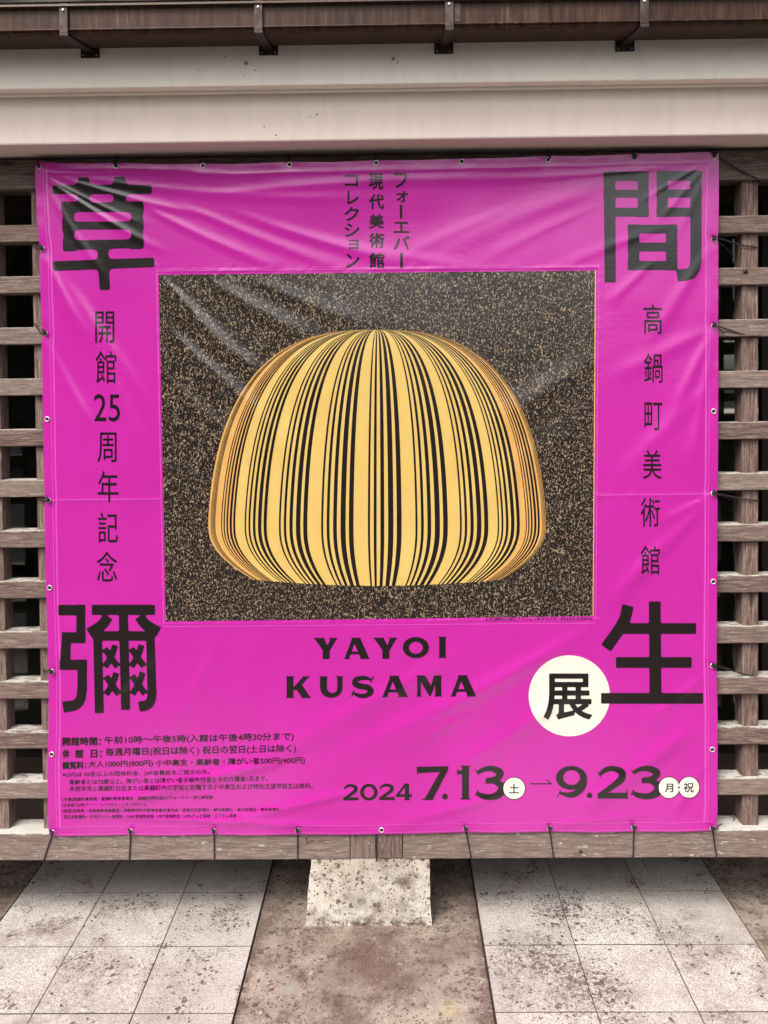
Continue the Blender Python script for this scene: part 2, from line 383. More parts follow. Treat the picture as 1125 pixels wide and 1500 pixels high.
# trees across the forecourt, behind the photographer: the vinyl mirrors them
m = M('tree_foliage', .8, .2); m.col(m.mix(m.noise(m.pos(), 1.5, 3), (.018, .026, .010), (.05, .07, .025))); LEAF = m.m
rs = np.random.RandomState(5); vsl, fsl = [], []
for k in range(46):
    x = -27 + k*1.2 + rs.uniform(-.4, .4)
    top = np.interp(x, (-27, -6, -2, 2, 6, 27), (10.5, 9.6, 4.9, 3.8, 3.2, 3.0)) * rs.uniform(.86, 1.1)
    n = int(900*top/6); y = -15 + rs.uniform(-1.2, 1.2)
    pp = rs.normal(size=(n, 3)); pp /= np.linalg.norm(pp, axis=1)[:, None]; pp *= rs.uniform(.55, 1, (n, 1))
    pp = pp*np.array([1.35, 1.2, top*.5]) + np.array([x, y, top*.5])
    for c_ in pp:
        if c_[2] < .1: continue
        u = rs.normal(size=3); u /= np.linalg.norm(u); v_ = np.cross(u, rs.normal(size=3)); v_ /= np.linalg.norm(v_); s_ = rs.uniform(.16, .34)
        b_ = len(vsl); vsl += [tuple(c_+u*s_), tuple(c_+v_*s_*.6), tuple(c_-u*s_), tuple(c_-v_*s_*.6)]; fsl.append((b_, b_+1, b_+2, b_+3))
me = bpy.data.meshes.new('wood'); me.from_pydata(vsl, [], fsl); o = link('tree_line', me, LEAF); tag(o, 'dark green belt of trees across the forecourt, behind the photographer', kind='stuff')

# ------------------------------------------------------------------ wooden lattice
lat = empty('wooden_lattice', (0, 2.89, 0), 'weathered brown wooden lattice fence behind the magenta banner', 'lattice')
beam_t = H_(1218.6, YB); beam_b = H_(1258.5, YB)
def piece(name, x0, x1, y0, y1, z0, z1, mat, bev=.003, cut=.12):
    """a weathered bar: cross-section bevelled, surface slightly uneven"""
    bm = bmesh.new(); bx(bm, x0, x1, y0, y1, z0, z1, bev=bev)
    L = max(x1-x0, z1-z0); ax = 0 if x1-x0 > z1-z0 else 2
    n = int(L/cut)
    for k in range(1, n):
        co = [0, 0, 0]; no = [0, 0, 0]; no[ax] = 1; co[ax] = (x0 if ax == 0 else z0) + k*L/n
        bmesh.ops.bisect_plane(bm, geom=bm.verts[:]+bm.edges[:]+bm.faces[:], plane_co=co, plane_no=no)
    off = Vector((random.random()*50, 0, 0))
    for v in bm.verts:
        q = mathutils.noise.noise_vector(v.co*4+off)*.0011
        q[ax] = 0; v.co += q
    cx, cy, cz = (x0+x1)/2, (y0+y1)/2, (z0+z1)/2
    bmesh.ops.translate(bm, verts=bm.verts[:], vec=(-cx, -cy, -cz))
    return link(name, from_bm(bm), mat, lat, (cx, cy, cz))
XA, XBc, XC_ = X_(513, 1240, YB), X_(551, 1240, YB), X_(590, 1240, YB)
piece('sill_beam', -3.2, XA-.001, YB, YB+.10, beam_b, beam_t, WOODSILL)
piece('sill_beam', XC_+.001, 3.2, YB, YB+.10, beam_b, beam_t, WOODSILL)
piece('joint_block', XA+.001, XBc-.0015, YB+.002, YB+.10, beam_b+.001, beam_t-.001, WOODBLK)
piece('joint_block', XBc+.0015, XC_-.001, YB+.001, YB+.10, beam_b+.001, beam_t, WOODBLK)
SY0, SY1 = YB+.016, YB+.085
for k in range(12):
    z = .499 + .1743*k
    piece('slat', -3.2, 3.2, SY0+random.uniform(-.001, .001), SY1, z-.0575, z, WOODX, cut=.16)
PY0, PY1 = YB+.032, YB+.101
tb_b, tb_t = H_(271, YB+.02), H_(232, YB+.02)+.01
xr = X_(1087, 800, PY0); xl = X_(55.5, 800, PY0); pw = .0555; pitch = .1755
xs = [xr + pitch*k for k in range(-5, 11)] + [xl + pitch*k for k in range(-11, 6)]
for x in xs:
    piece('post', x, x+pw, PY0, PY1-.004, beam_t-.0005, tb_b+.01, WOODZ, cut=.2)
piece('centre_post', XA-.01, XC_+.01, PY0+.002, PY1, beam_t-.0003, tb_b+.01, WOODZ)
piece('top_beam', -3.2, 3.2, YB+.014, YB+.11, tb_b, tb_t, WOODTOP)
def disc(name, c, r, mat, parent, d=.004):
    bm = bmesh.new(); bmesh.ops.create_uvsphere(bm, u_segments=12, v_segments=8, radius=r)
    for v in bm.verts: v.co.y *= d/r
    for f in bm.faces: f.smooth = True
    return link(name, from_bm(bm), mat, parent, c)
def atp(px, py, Y): return Vector(P(px, py, Y))
disc('bolt', atp(1092, 397, SY0-.001), .0085, DARKMETAL, lat, .006)
disc('bolt', atp(850.5, 1247.5, YB-.001), .006, DARKMETAL, lat, .003)  # dark disc standing in for an empty bolt hole
# small scribbled mark on the sill
bm = bmesh.new()
for pts in (((448, 1226), (449, 1231), (450, 1235), (453, 1234)), ((454, 1230), (455, 1233), (456, 1230), (457, 1233), (459, 1230)), ((451, 1225), (453, 1226))):
    tube(bm, [atp(a, b, YB-.0012) for a, b in pts], .0011, 4)
link('ink_mark', from_bm(bm), INK, lat)

# ------------------------------------------------------------------ building: glazing behind, plaster cornice, roof
bld = empty('museum_building', (0, 3.6, 0), 'plastered museum building with dark glazing and tiled eave behind the lattice', 'building')
WY = 3.40
link('foundation_wall', box_mesh(-6, 6, WY, WY+.25, -.18, .33), FOUND, bld)
link('door_sill', box_mesh(-6, 6, WY-.05, WY+.22, .331, .375), FRAME, bld)
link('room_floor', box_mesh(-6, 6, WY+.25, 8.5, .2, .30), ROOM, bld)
wl, wr = X_(1060.5, 560, 8.5), X_(1160, 560, 8.5)
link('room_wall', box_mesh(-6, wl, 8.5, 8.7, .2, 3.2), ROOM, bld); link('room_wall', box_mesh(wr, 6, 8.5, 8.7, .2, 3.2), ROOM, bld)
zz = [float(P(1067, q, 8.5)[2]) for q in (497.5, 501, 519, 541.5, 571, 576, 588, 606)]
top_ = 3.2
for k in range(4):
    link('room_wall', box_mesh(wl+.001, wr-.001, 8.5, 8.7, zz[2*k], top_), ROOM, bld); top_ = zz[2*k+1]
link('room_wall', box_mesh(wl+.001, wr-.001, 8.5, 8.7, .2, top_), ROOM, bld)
tag(link('rear_backdrop', box_mesh(-40, 40, 9.6, 60, -.2, -.003), CONC), kind='structure')  # pale slab added behind so the lower wall slits read bright
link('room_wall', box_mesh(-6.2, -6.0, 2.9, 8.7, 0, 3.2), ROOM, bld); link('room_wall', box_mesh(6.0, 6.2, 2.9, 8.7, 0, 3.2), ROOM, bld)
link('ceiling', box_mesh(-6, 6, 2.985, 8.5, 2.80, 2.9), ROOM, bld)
link('door_header', box_mesh(-6, 6, WY-.03, WY+.16, 2.62, 2.79), FRAME, bld)
k = 0; x = -5.4
gm = box_mesh(-.43, .43, -.003, .003, .42, 2.60); gm.materials.append(GLASS)
fm_bm = bmesh.new()
for a in (-.46, .425): bx(fm_bm, a, a+.035, -.02, .02, .376, 2.618)
bx(fm_bm, -.4245, .4245, -.018, .018, .376, .42); bx(fm_bm, -.4245, .4245, -.018, .018, 2.58, 2.618); bx(fm_bm, -.4245, .4245, -.018, .018, 1.02, 1.06)
fme = from_bm(fm_bm); fme.materials.append(FRAME)
while x < 5.5:
    f = link('door_frame', fme, FRAME, bld, (x, WY+.06, 0))
    gp = bpy.data.objects.new('pane', gm); C.objects.link(gp); gp.parent = f; gp.location = (0, .002, 0)
    x += .925
# furniture-like pale panels deep in the room, glimpsed at left
for i, (px, py, ww, hh) in enumerate(((27, 672, .10, .36), (29, 750, .12, .4), (1065, 667, .12, .3))):
    c_ = atp(px, py, 6.5)
    bm = bmesh.new(); bx(bm, -ww, ww, -.02, .02, -hh/2, hh/2); bx(bm, -ww-.02, -ww-.001, -.03, .03, -hh/2, hh/2)

# cornice profile
Ylow = 2.735
hA = H_(132, Ylow); hC = H_(205, Ylow)
Yback = YH(222, hC)
hF0 = H_(132.2, Ylow-.018); hF1 = H_(129, Ylow-.018)
Yup = YH(123, hF1)
hG = H_(66, Yup-.012)
YG = YH(44, hG)
hGT = H_(3, YG)
def beadbox(name, y0, y1, z0, z1, mat, bev):
    bm = bmesh.new(); bx(bm, -4.5, 4.5, y0, y1, z0, z1, bev=bev); return link(name, from_bm(bm), mat, bld)
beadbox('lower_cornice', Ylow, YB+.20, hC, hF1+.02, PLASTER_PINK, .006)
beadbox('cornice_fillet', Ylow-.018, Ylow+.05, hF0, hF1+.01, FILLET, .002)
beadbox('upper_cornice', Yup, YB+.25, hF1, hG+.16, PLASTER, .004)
link('gap_shade_board', box_mesh(-4.5, 4.5, YB+.06, YB+.2, tb_t+.0005, hC-.0005), FRAME, bld)  # dark board put into the gap to give its shade
# roof slab sloping up and eave tiles
bm = bmesh.new()
ye = Yup-.06; ze = hGT+.045
vs = []
for x in (-4.6, 4.6):
    for (y, z) in ((ye, ze), (ye, ze+.03), (9.2, ze+3.2), (9.2, ze+3.0)): vs.append(bm.verts.new((x, y, z)))
for f in ((0,1,2,3), (7,6,5,4), (0,4,5,1), (1,5,6,2), (2,6,7,3), (3,7,4,0)): bm.faces.new([vs[i] for i in f])
link('roof', from_bm(bm), FRAME, bld)
link('eave_board', box_mesh(-4.5, 4.5, Yup+.003, YB+.2, hG+.162, ze+.02), FRAME, bld)
bm = bmesh.new(); seg = 10; tw = .27
for j, (yy, zz) in enumerate(((0, 0), (.30, .14))):
    pass
prof = []
for i in range(seg+1):
    u = i/seg; prof.append((u*tw, .028*math.sin(u*2*math.pi) + (.0)))
fr, bk = [], []
lay = []
for (dy, dz) in ((0, 0), (0, .018), (.30, .158), (.30, .14)):
    lay.append([bm.verts.new((px_, dy, pz+dz)) for px_, pz in prof])
for a, b in ((0, 1), (1, 2), (2, 3), (3, 0)):
    for i in range(seg): bm.faces.new((lay[a][i], lay[a][i+1], lay[b][i+1], lay[b][i]))
bmesh.ops.recalc_face_normals(bm, faces=bm.faces[:])
tlm = from_bm(bm, smooth=True); tlm.materials.append(KAWARA)
for r_ in range(2):
    for i in range(32):
        link('roof_tile', tlm, KAWARA, bld, (-4.4+i*.272, ye-.03+r_*.25, ze+.066+r_*.13))

# gutter
gut = empty('gutter', (0, YG, hG), 'brown oxidised metal gutter running along the top of the picture', 'gutter')
bm = bmesh.new(); t_ = .003
prof = [(Yup-.014, hGT-.03), (Yup-.014, hG+.006), (Yup-.020, hG), (YG+.012, hG), (YG+.004, hG+.003), (YG, hG+.010), (YG, hGT-.006), (YG-.004, hGT), (YG-.010, hGT+.002), (YG-.012, hGT-.004)]
rows = []
for (y, z) in prof: rows.append([bm.verts.new((x, y, z)) for x in np.linspace(-4.5, 4.5, 2)])
for a, b in zip(rows, rows[1:]): bm.faces.new((a[0], a[1], b[1], b[0]))
me = from_bm(bm)
o = link('trough', me, COPPER, gut); md = o.modifiers.new('s', 'SOLIDIFY'); md.thickness = .0025; md.offset = -1
bm = bmesh.new()
tube(bm, [(-4.5, YG-.002, hG+.014), (4.5, YG-.002, hG+.014)], .0035, 8)
link('lower_bead', from_bm(bm), COPPER, gut)
bm = bmesh.new(); xj = X_(672, 20, YG); bx(bm, xj-.012, xj+.005, YG-.0035, YG-.001, hG+.02, hGT-.008)
link('seam_cover', from_bm(bm), STRAP, gut)
for (pa, pb) in ((94.5, 132.5), (379, 393.5), (658, 650), (943, 915)):
    xa = X_(pa, 25, YG); xb = X_(pb, 78, Yup)
    br = bpy.data.objects.new('bracket', None); C.objects.link(br); br.parent = gut; br.location = (0, 0, 0)
    def sub(name, bm, mat):
        o = bpy.data.objects.new(name, from_bm(bm)); o.data.materials.append(mat); C.objects.link(o); o.parent = br; o.location = -gut.location; return o
    bm = bmesh.new(); bx(bm, xa-.0125, xa+.0125, YG-.010, YG-.0065, hG+.004, hGT+.006, bev=.001); sub('strap', bm, STRAP)
    bm = bmesh.new()      # arm under the trough from the strap back to the plate
    vs = []
    for (x, y) in ((xa-.0125, YG-.010), (xa+.0125, YG-.010), (xb+.014, Yup-.003), (xb-.014, Yup-.003)):
        vs.append((x, y))
    lo_ = [bm.verts.new((x, y, hG-.006)) for x, y in vs]; hi_ = [bm.verts.new((x, y, hG-.0022)) for x, y in vs]
    bm.faces.new(lo_[::-1]); bm.faces.new(hi_)
    for i in range(4): bm.faces.new((lo_[i], lo_[(i+1) % 4], hi_[(i+1) % 4], hi_[i]))
    bx(bm, xa-.0125, xa+.0125, YG-.0098, YG-.007, hG-.004, hG+.0035)
    bmesh.ops.recalc_face_normals(bm, faces=bm.faces[:]); sub('arm', bm, DARKMETAL)
    zb = H_(82 if pa < 500 else 79, Yup, pb if 0 else 562) + (562-pb)*0
    zb = float(P(pb, {94.5: 85.5, 379: 81.5, 658: 79.5, 943: 76}[pa], Yup)[2])
    bm = bmesh.new(); bx(bm, xb-.030, xb+.030, Yup-.004, Yup-.0005, zb, hG+.02, bev=.001); sub('plate', bm, DARKMETAL)
    bm = bmesh.new(); ball(bm, (xa, YG-.011, hGT-.014), .005, 2, (1, .5, 1)); sub('screw', bm, STEEL)
    for s_ in (-.021, .021):
        bm = bmesh.new(); ball(bm, (xb+s_, Yup-.005, zb+.008), .0026, 1, (1, .6, 1)); sub('screw', bm, STEEL)

# ------------------------------------------------------------------ banner surface
BY = 2.846
def interp(x, pts): a = np.array(pts, float); return np.interp(x, a[:, 0], a[:, 1])
LE = [(236, 51.5), (245, 51), (300, 53.2), (345, 56), (366, 59), (376, 58.6), (425, 59.2), (482, 61.5), (490, 62), (502, 61), (560, 62.2), (614, 63.2), (700, 64.5), (732, 66), (745, 65.5), (860, 67.2), (985, 71), (1060, 71.3), (1130, 69), (1219, 71.2), (1226, 72.5)]
RE = [(222, 1053), (300, 1053), (342, 1052), (350, 1050.8), (358, 1052.3), (460, 1052), (477, 1051), (490, 1052.3), (600, 1052), (715, 1051.5), (724, 1049.8), (735, 1051), (850, 1050.5), (976, 1049.5), (1050, 1051.2), (1190, 1051), (1213, 1049.3), (1218, 1049)]
TE = [(50, 239), (57, 236.8), (90, 239), (140, 239.5), (173, 238), (230, 240.5), (297, 239.8), (340, 240.5), (424, 237.2), (490, 237.6), (551, 234.8), (610, 234.8), (677, 232.4), (740, 231.5), (803, 228.4), (860, 228.5), (929, 225.4), (985, 224.5), (1030, 222.7), (1047, 223), (1055, 225)]
BE = [(70, 1223), (77, 1225), (150, 1224), (191, 1223.3), (250, 1224.3), (313, 1222.8), (380, 1224), (436, 1222.3), (500, 1223), (559, 1222), (600, 1221.5), (682, 1219), (740, 1220), (805, 1218.2), (870, 1219.6), (928, 1218), (990, 1219), (1044, 1216.5), (1052, 1214)]

_rs = np.random.RandomState(11)
_tab = _rs.rand(256, 256)
def vnoise(x, y):
    xi = np.floor(x).astype(int); yi = np.floor(y).astype(int); fx = x-xi; fy = y-yi
    fx = fx*fx*(3-2*fx); fy = fy*fy*(3-2*fy)
    g = lambda a, b: _tab[a % 256, b % 256]
    return (g(xi, yi)*(1-fx)+g(xi+1, yi)*fx)*(1-fy) + (g(xi, yi+1)*(1-fx)+g(xi+1, yi+1)*fx)*fy - .5
def sstep(a, b, x): t = np.clip((x-a)/(b-a), 0, 1); return t*t*(3-2*t)
def ridge(x, y, x0, y0, x1, y1, w_, amp, bend=0., fade=.35, asym=0.):
    dx, dy = x1-x0, y1-y0; L = math.hypot(dx, dy); ux, uy = dx/L, dy/L
    s = ((x-x0)*ux+(y-y0)*uy)/L; d = (x-x0)*(-uy)+(y-y0)*ux
    d = d - bend*4*s*(1-s)
    env = sstep(-.05, fade, s)*(1-sstep(1-fade, 1.05, s))
    ww = w_*(.55+.6*np.clip(s, 0, 1))
    k = np.exp(-(d/ww)**2)
    if asym: k = k*(1+asym*np.tanh(d/ww))
    return amp*env*k
# x0,y0,x1,y1,width px,amplitude mm,bend px
RIDGES = [
 # top left corner fan and its long folds
 (62, 248, 420, 262, 5, 1.6, -6), (60, 250, 560, 288, 8, 2.0, 14), (60, 250, 330, 320, 6, 2.3, 6),
 (60, 252, 250, 372, 6, 2.6, 8), (62, 255, 215, 330, 4, 1.5, 4), (60, 260, 170, 330, 4, 1.6, 0), (62, 262, 165, 420, 7, 1.6, 4),
 (190, 290, 420, 395, 8, 2.4, 6), (250, 292, 520, 398, 9, 2.2, 5), (330, 305, 590, 388, 10, 2.0, 4), (400, 330, 640, 398, 9, 1.8, 2), (470, 352, 730, 400, 9, 1.2, 0),
 # arcs under the top hem
 (230, 262, 900, 246, 5, 1.3, -6), (260, 290, 820, 262, 9, 2.2, -10), 
 # right fan
 (1040, 236, 960, 330, 5, 1.8, 0), (1040, 234, 930, 300, 4, 1.6, 0), (1042, 240, 985, 360, 7, 1.5, 0), (1020, 240, 700, 262, 5, 1.2, -4),
 (905, 268, 620, 380, 16, 2.6, 8), (880, 300, 690, 392, 9, 1.4, 4), (985, 330, 800, 400, 9, 1.5, 4), (760, 300, 560, 392, 10, 1.6, 4), (960, 380, 885, 450, 8, 1.0, 0),
 # left strip
 (64, 368, 130, 500, 8, 2.4, 4), (66, 376, 235, 760, 22, 4.2, -14), (90, 400, 235, 620, 12, 1.8, 0), (66, 492, 140, 640, 9, 2.0, 3), (72, 500, 220, 860, 16, 2.0, -8),
 (72, 735, 170, 880, 9, 1.4, 0), (150, 640, 232, 720, 10, 1.2, 0), (180, 760, 236, 880, 8, 1.0, 0), (74, 980, 130, 880, 10, 1.0, 0),
 # picture, left half
 (232, 402, 345, 520, 9, 3.0, 0), (232, 420, 400, 560, 12, 3.2, 6), (236, 470, 390, 610, 12, 3.0, 5), (300, 405, 470, 500, 14, 2.4, 5), (360, 404, 560, 480, 14, 1.6, 5),
 (238, 545, 360, 660, 14, 2.6, 4), (238, 650, 350, 760, 14, 2.2, 4), (240, 750, 380, 860, 16, 1.6, 4), (330, 560, 470, 700, 18, 2.0, 4), (400, 480, 520, 640, 20, 1.4, 0),
 # picture, right half
 (872, 520, 700, 640, 22, 1.8, 0), (870, 700, 760, 860, 16, 1.4, 0), (868, 780, 700, 905, 12, 1.2, 0), (860, 600, 640, 780, 26, 1.4, 0),
 # right strip
 (1046, 352, 940, 520, 12, 1.4, 0), (1046, 478, 980, 620, 10, 1.6, 0), (1046, 478, 885, 560, 14, 1.3, 0), (1046, 478, 1010, 700, 8, 1.2, 0), (1040, 560, 890, 720, 16, 1.4, 0), (1046, 725, 900, 880, 12, 1.4, 0),
 (1046, 724, 960, 770, 8, 1.0, 0), (980, 780, 880, 900, 12, 1.2, 0), (1044, 978, 960, 900, 8, 1.0, 0),
 # bottom field
 (880, 910, 480, 1120, 16, 2.6, -8), (720, 930, 250, 1180, 18, 1.8, -6), (860, 1000, 640, 1150, 14, 1.8, 0), (1040, 1050, 820, 1210, 16, 2.2, 0), (700, 1040, 560, 1110, 10, 1.4, 0),
 (440, 1110, 84, 1205, 11, 2.6, 6), (560, 1150, 300, 1212, 9, 1.8, 0), (120, 1195, 520, 1212, 6, 1.6, 0), (250, 930, 120, 1060, 12, 1.2, 0), (330, 925, 250, 1080, 12, 1.0, 0), (1044, 980, 930, 1075, 9, 1.3, 0),
 (1040, 1110, 980, 1200, 8, 1.3, 0), (760, 1160, 560, 1212, 10, 1.4, 0), (980, 1190, 780, 1212, 7, 1.0, 0),
]
EY_T = [(57, 243.5), (170, 243), (297, 242.5), (424, 241), (551, 238.5), (676.5, 236.5), (803, 233.8), (929, 231), (1046, 229)]
EY_L = [(61.5, 364), (66, 488), (69, 614), (70.7, 732.7), (72.7, 861), (75.5, 984), (75.6, 1105)]
EY_R = [(1046, 350), (1045.7, 477), (1045.5, 602.5), (1045, 722.5), (1045, 852), (1044, 975.5), (1043.5, 1098)]
EY_B = [(77, 1219.5), (191.5, 1218), (313.3, 1217.5), (436, 1216.5), (559, 1216), (682, 1213.8), (805, 1213.3), (928.5, 1212), (1043.5, 1213.5)]
def hgt(x, y):
    x = np.asarray(x, float); y = np.asarray(y, float)
    d = y - interp(x, TE)
    b = 88*np.exp(-((x-500)/260)**2) + 26
    h = .00021*10*np.logaddexp(0, (b-d)/10)            # the top edge is drawn forward over the beam
    for (x0, y0, x1, y1, w_, a, bend) in RIDGES: h = h + ridge(x, y, x0, y0, x1, y1, w_, a*(.0010 if y0 < 345 else .0014 if x0 < 500 and y0 < 900 else .0024), bend)
    h += 0.0070*vnoise(x/190+3, y/170+5) + .0022*vnoise(x/62+9, y/55+2) + .0004*vnoise((x+y*.5)/24, (y-x*.4)/30)
    h += .00010*vnoise((x+.8*y)/7, (y-.7*x)/11)
    # tension dimples round the tied eyelets
    for lst, skip in ((EY_T, ()), (EY_L, (2, 4, 6)), (EY_R, (2, 4, 6)), (EY_B, (4,))):
        for i, (ex, ey) in enumerate(lst):
            if i in skip: continue
            r = np.hypot(x-ex, y-ey); h -= .0022*np.exp(-(r/11)**2)
    # seams: heat-welded strips and the puckers beside them
    def seam(dd, amp=.0010, w_=1.5): return amp*np.exp(-(dd/w_)**2)
    ys = 733 + (x-71)/975*-8
    on_l = (x < 236) | (x > 872)
    pk = vnoise(x/5.5, y/30+7)
    h += on_l*(seam(y-ys, .0010, 4) + .0020*pk*np.exp(-((y-ys)/9)**2))
    xl_ = 229 + (y-395)/515*10; xr_ = 877 - (y-390)/515*5
    iny = (y > 385) & (y < 915)
    yt_ = 397 - (x-232)/640*6; yb_ = 914 - (x-240)/630*8
    inx = (x > 226) & (x < 880)
    h += iny*(seam(x-xl_) + seam(x-xr_) + .0007*vnoise(x/40, y/6)*(np.exp(-((x-xl_)/7)**2)+np.exp(-((x-xr_)/7)**2)))
    h += inx*(seam(y-yt_) + seam(y-yb_) + .0011*vnoise((x+y)/7, y/40)*(np.exp(-((y-yt_)/8)**2)+np.exp(-((y-yb_)/9)**2)))
    # hem: doubled cloth
    e = np.minimum(np.minimum(x-interp(y, LE), interp(y, RE)-x), np.minimum(d, interp(x, BE)-y))
    h += .0006*(1-sstep(13, 14.6, e)) + .0008*np.exp(-((e-14.5)/1.3)**2)
    h -= .0016*(1-sstep(0, 3.0, e))
    h += .0012*vnoise(x/15+3, y/15)*np.exp(-(e/12)**2)
    return h
def surf(x, y, off=0.):
    h = hgt(x, y)+off
    return P(x, y, BY - h)
def normals(x, y):
    e = .7
    a = surf(x+e, y)-surf(x-e, y); b = surf(x, y-e)-surf(x, y+e)
    n = np.cross(a, b); n /= np.linalg.norm(n, axis=-1, keepdims=True); return n
ban = empty('banner', (0, BY, float(P(560, 1222, BY)[2])), 'large magenta exhibition banner with black lettering and square picture tied to the lattice', 'banner')
def cloth_obj(name, px, faces, off, mat, parent=ban):
    px = np.array(px, float); co = surf(px[:, 0], px[:, 1], off); nn = normals(px[:, 0], px[:, 1])
    me = bpy.data.meshes.new(name); me.from_pydata(co.tolist(), [], faces); me.update()
    me.polygons.foreach_set('use_smooth', [True]*len(me.polygons))
    # outward (towards the camera) winding
    if len(me.polygons):
        s_ = sum(p.normal.y*p.area for p in me.polygons)
        if s_ > 0: me.flip_normals()
    me.normals_split_custom_set_from_vertices(nn.tolist())
    return link(name, me, mat, parent)
# sheet
NU, NV = 300, 300
U, V = np.meshgrid(np.linspace(0, 1, NU+1), np.linspace(0, 1, NV+1))
yy = 232 + V*988; xx = 60+U*988
for _ in range(6):
    xl_ = interp(yy, LE); xr_ = interp(yy, RE); xx = xl_+(xr_-xl_)*U
    yt_ = interp(xx, TE); yb_ = interp(xx, BE); yy = yt_+(yb_-yt_)*V
pts = np.stack([xx.ravel(), yy.ravel()], -1)
W1 = NU+1
fc = [(j*W1+i, (j+1)*W1+i, (j+1)*W1+i+1, j*W1+i+1) for j in range(NV) for i in range(NU)]
sheet = cloth_obj('sheet', pts, fc, 0, MAGENTA)
# rim of the cloth, folded back 3 mm
bm = bmesh.new(); co = surf(pts[:, 0], pts[:, 1]).reshape(NV+1, NU+1, 3)
loop = [co[0, i] for i in range(NU)] + [co[j, NU] for j in range(NV)] + [co[NV, NU-i] for i in range(NU)] + [co[NV-j, 0] for j in range(NV)]
A = [bm.verts.new(Vector(p)) for p in loop]; B = [bm.verts.new(Vector(p)+Vector((0, .003, 0))) for p in loop]
for i in range(len(A)): bm.faces.new((A[i], A[(i+1) % len(A)], B[(i+1) % len(A)], B[i]))
link('rim', from_bm(bm, smooth=True), MAGENTA, ban)

# ------------------------------------------------------------------ print made from outlines: distance field + filled contour
def poly_sd(X, Y, poly):
    n = len(poly); d = np.full(X.shape, 1e9); s = np.ones(X.shape)
    for i in range(n):
        ax, ay = poly[i]; bx_, by_ = poly[i-1]
        ex, ey = bx_-ax, by_-ay; wx, wy = X-ax, Y-ay
        t = np.clip((wx*ex+wy*ey)/(ex*ex+ey*ey+1e-12), 0, 1)
        d = np.minimum(d, (wx-ex*t)**2+(wy-ey*t)**2)
        c1 = Y >= ay; c2 = Y < by_; c3 = ex*wy > ey*wx
        flip = (c1 & c2 & c3) | (~c1 & ~c2 & ~c3); s = np.where(flip, -s, s)
    return s*np.sqrt(d)
def catmull(p, n=7):
    p = [np.array(q, float) for q in p]
    if len(p) < 3: return p
    P_ = [2*p[0]-p[1]] + p + [2*p[-1]-p[-2]]; out = []
    for i in range(1, len(P_)-2):
        for k in range(n):
            t = k/n; a, b, c, d = P_[i-1:i+3]
            out.append(.5*((2*b)+(-a+c)*t+(2*a-5*b+4*c-d)*t*t+(-a+3*b-3*c+d)*t**3))
    out.append(p[-1]); return out
def stroke(pts, w_, smooth=True):
    """outline polygon of a pen stroke; w_ one width or one per point"""
    if isinstance(w_, (int, float)): w_ = [w_]*len(pts)
    q = [(*a, b) for a, b in zip(pts, w_)]
    q = catmull(q) if smooth else [np.array(a, float) for a in q]
    L, R = [], []
    for i, a in enumerate(q):
        t = (q[min(i+1, len(q)-1)]-q[max(i-1, 0)])[:2]; t /= np.linalg.norm(t)+1e-9
        nrm = np.array([-t[1], t[0]])
        L.append(tuple(a[:2]+nrm*a[2]/2)); R.append(tuple(a[:2]-nrm*a[2]/2))
    return L + R[::-1]
def rect(x0, x1, y0, y1): return [(x0, y0), (x1, y0), (x1, y1), (x0, y1)]
def ell(cx, cy, rx, ry, n=40): return [(cx+rx*math.cos(2*math.pi*k/n), cy+ry*math.sin(2*math.pi*k/n)) for k in range(n)]
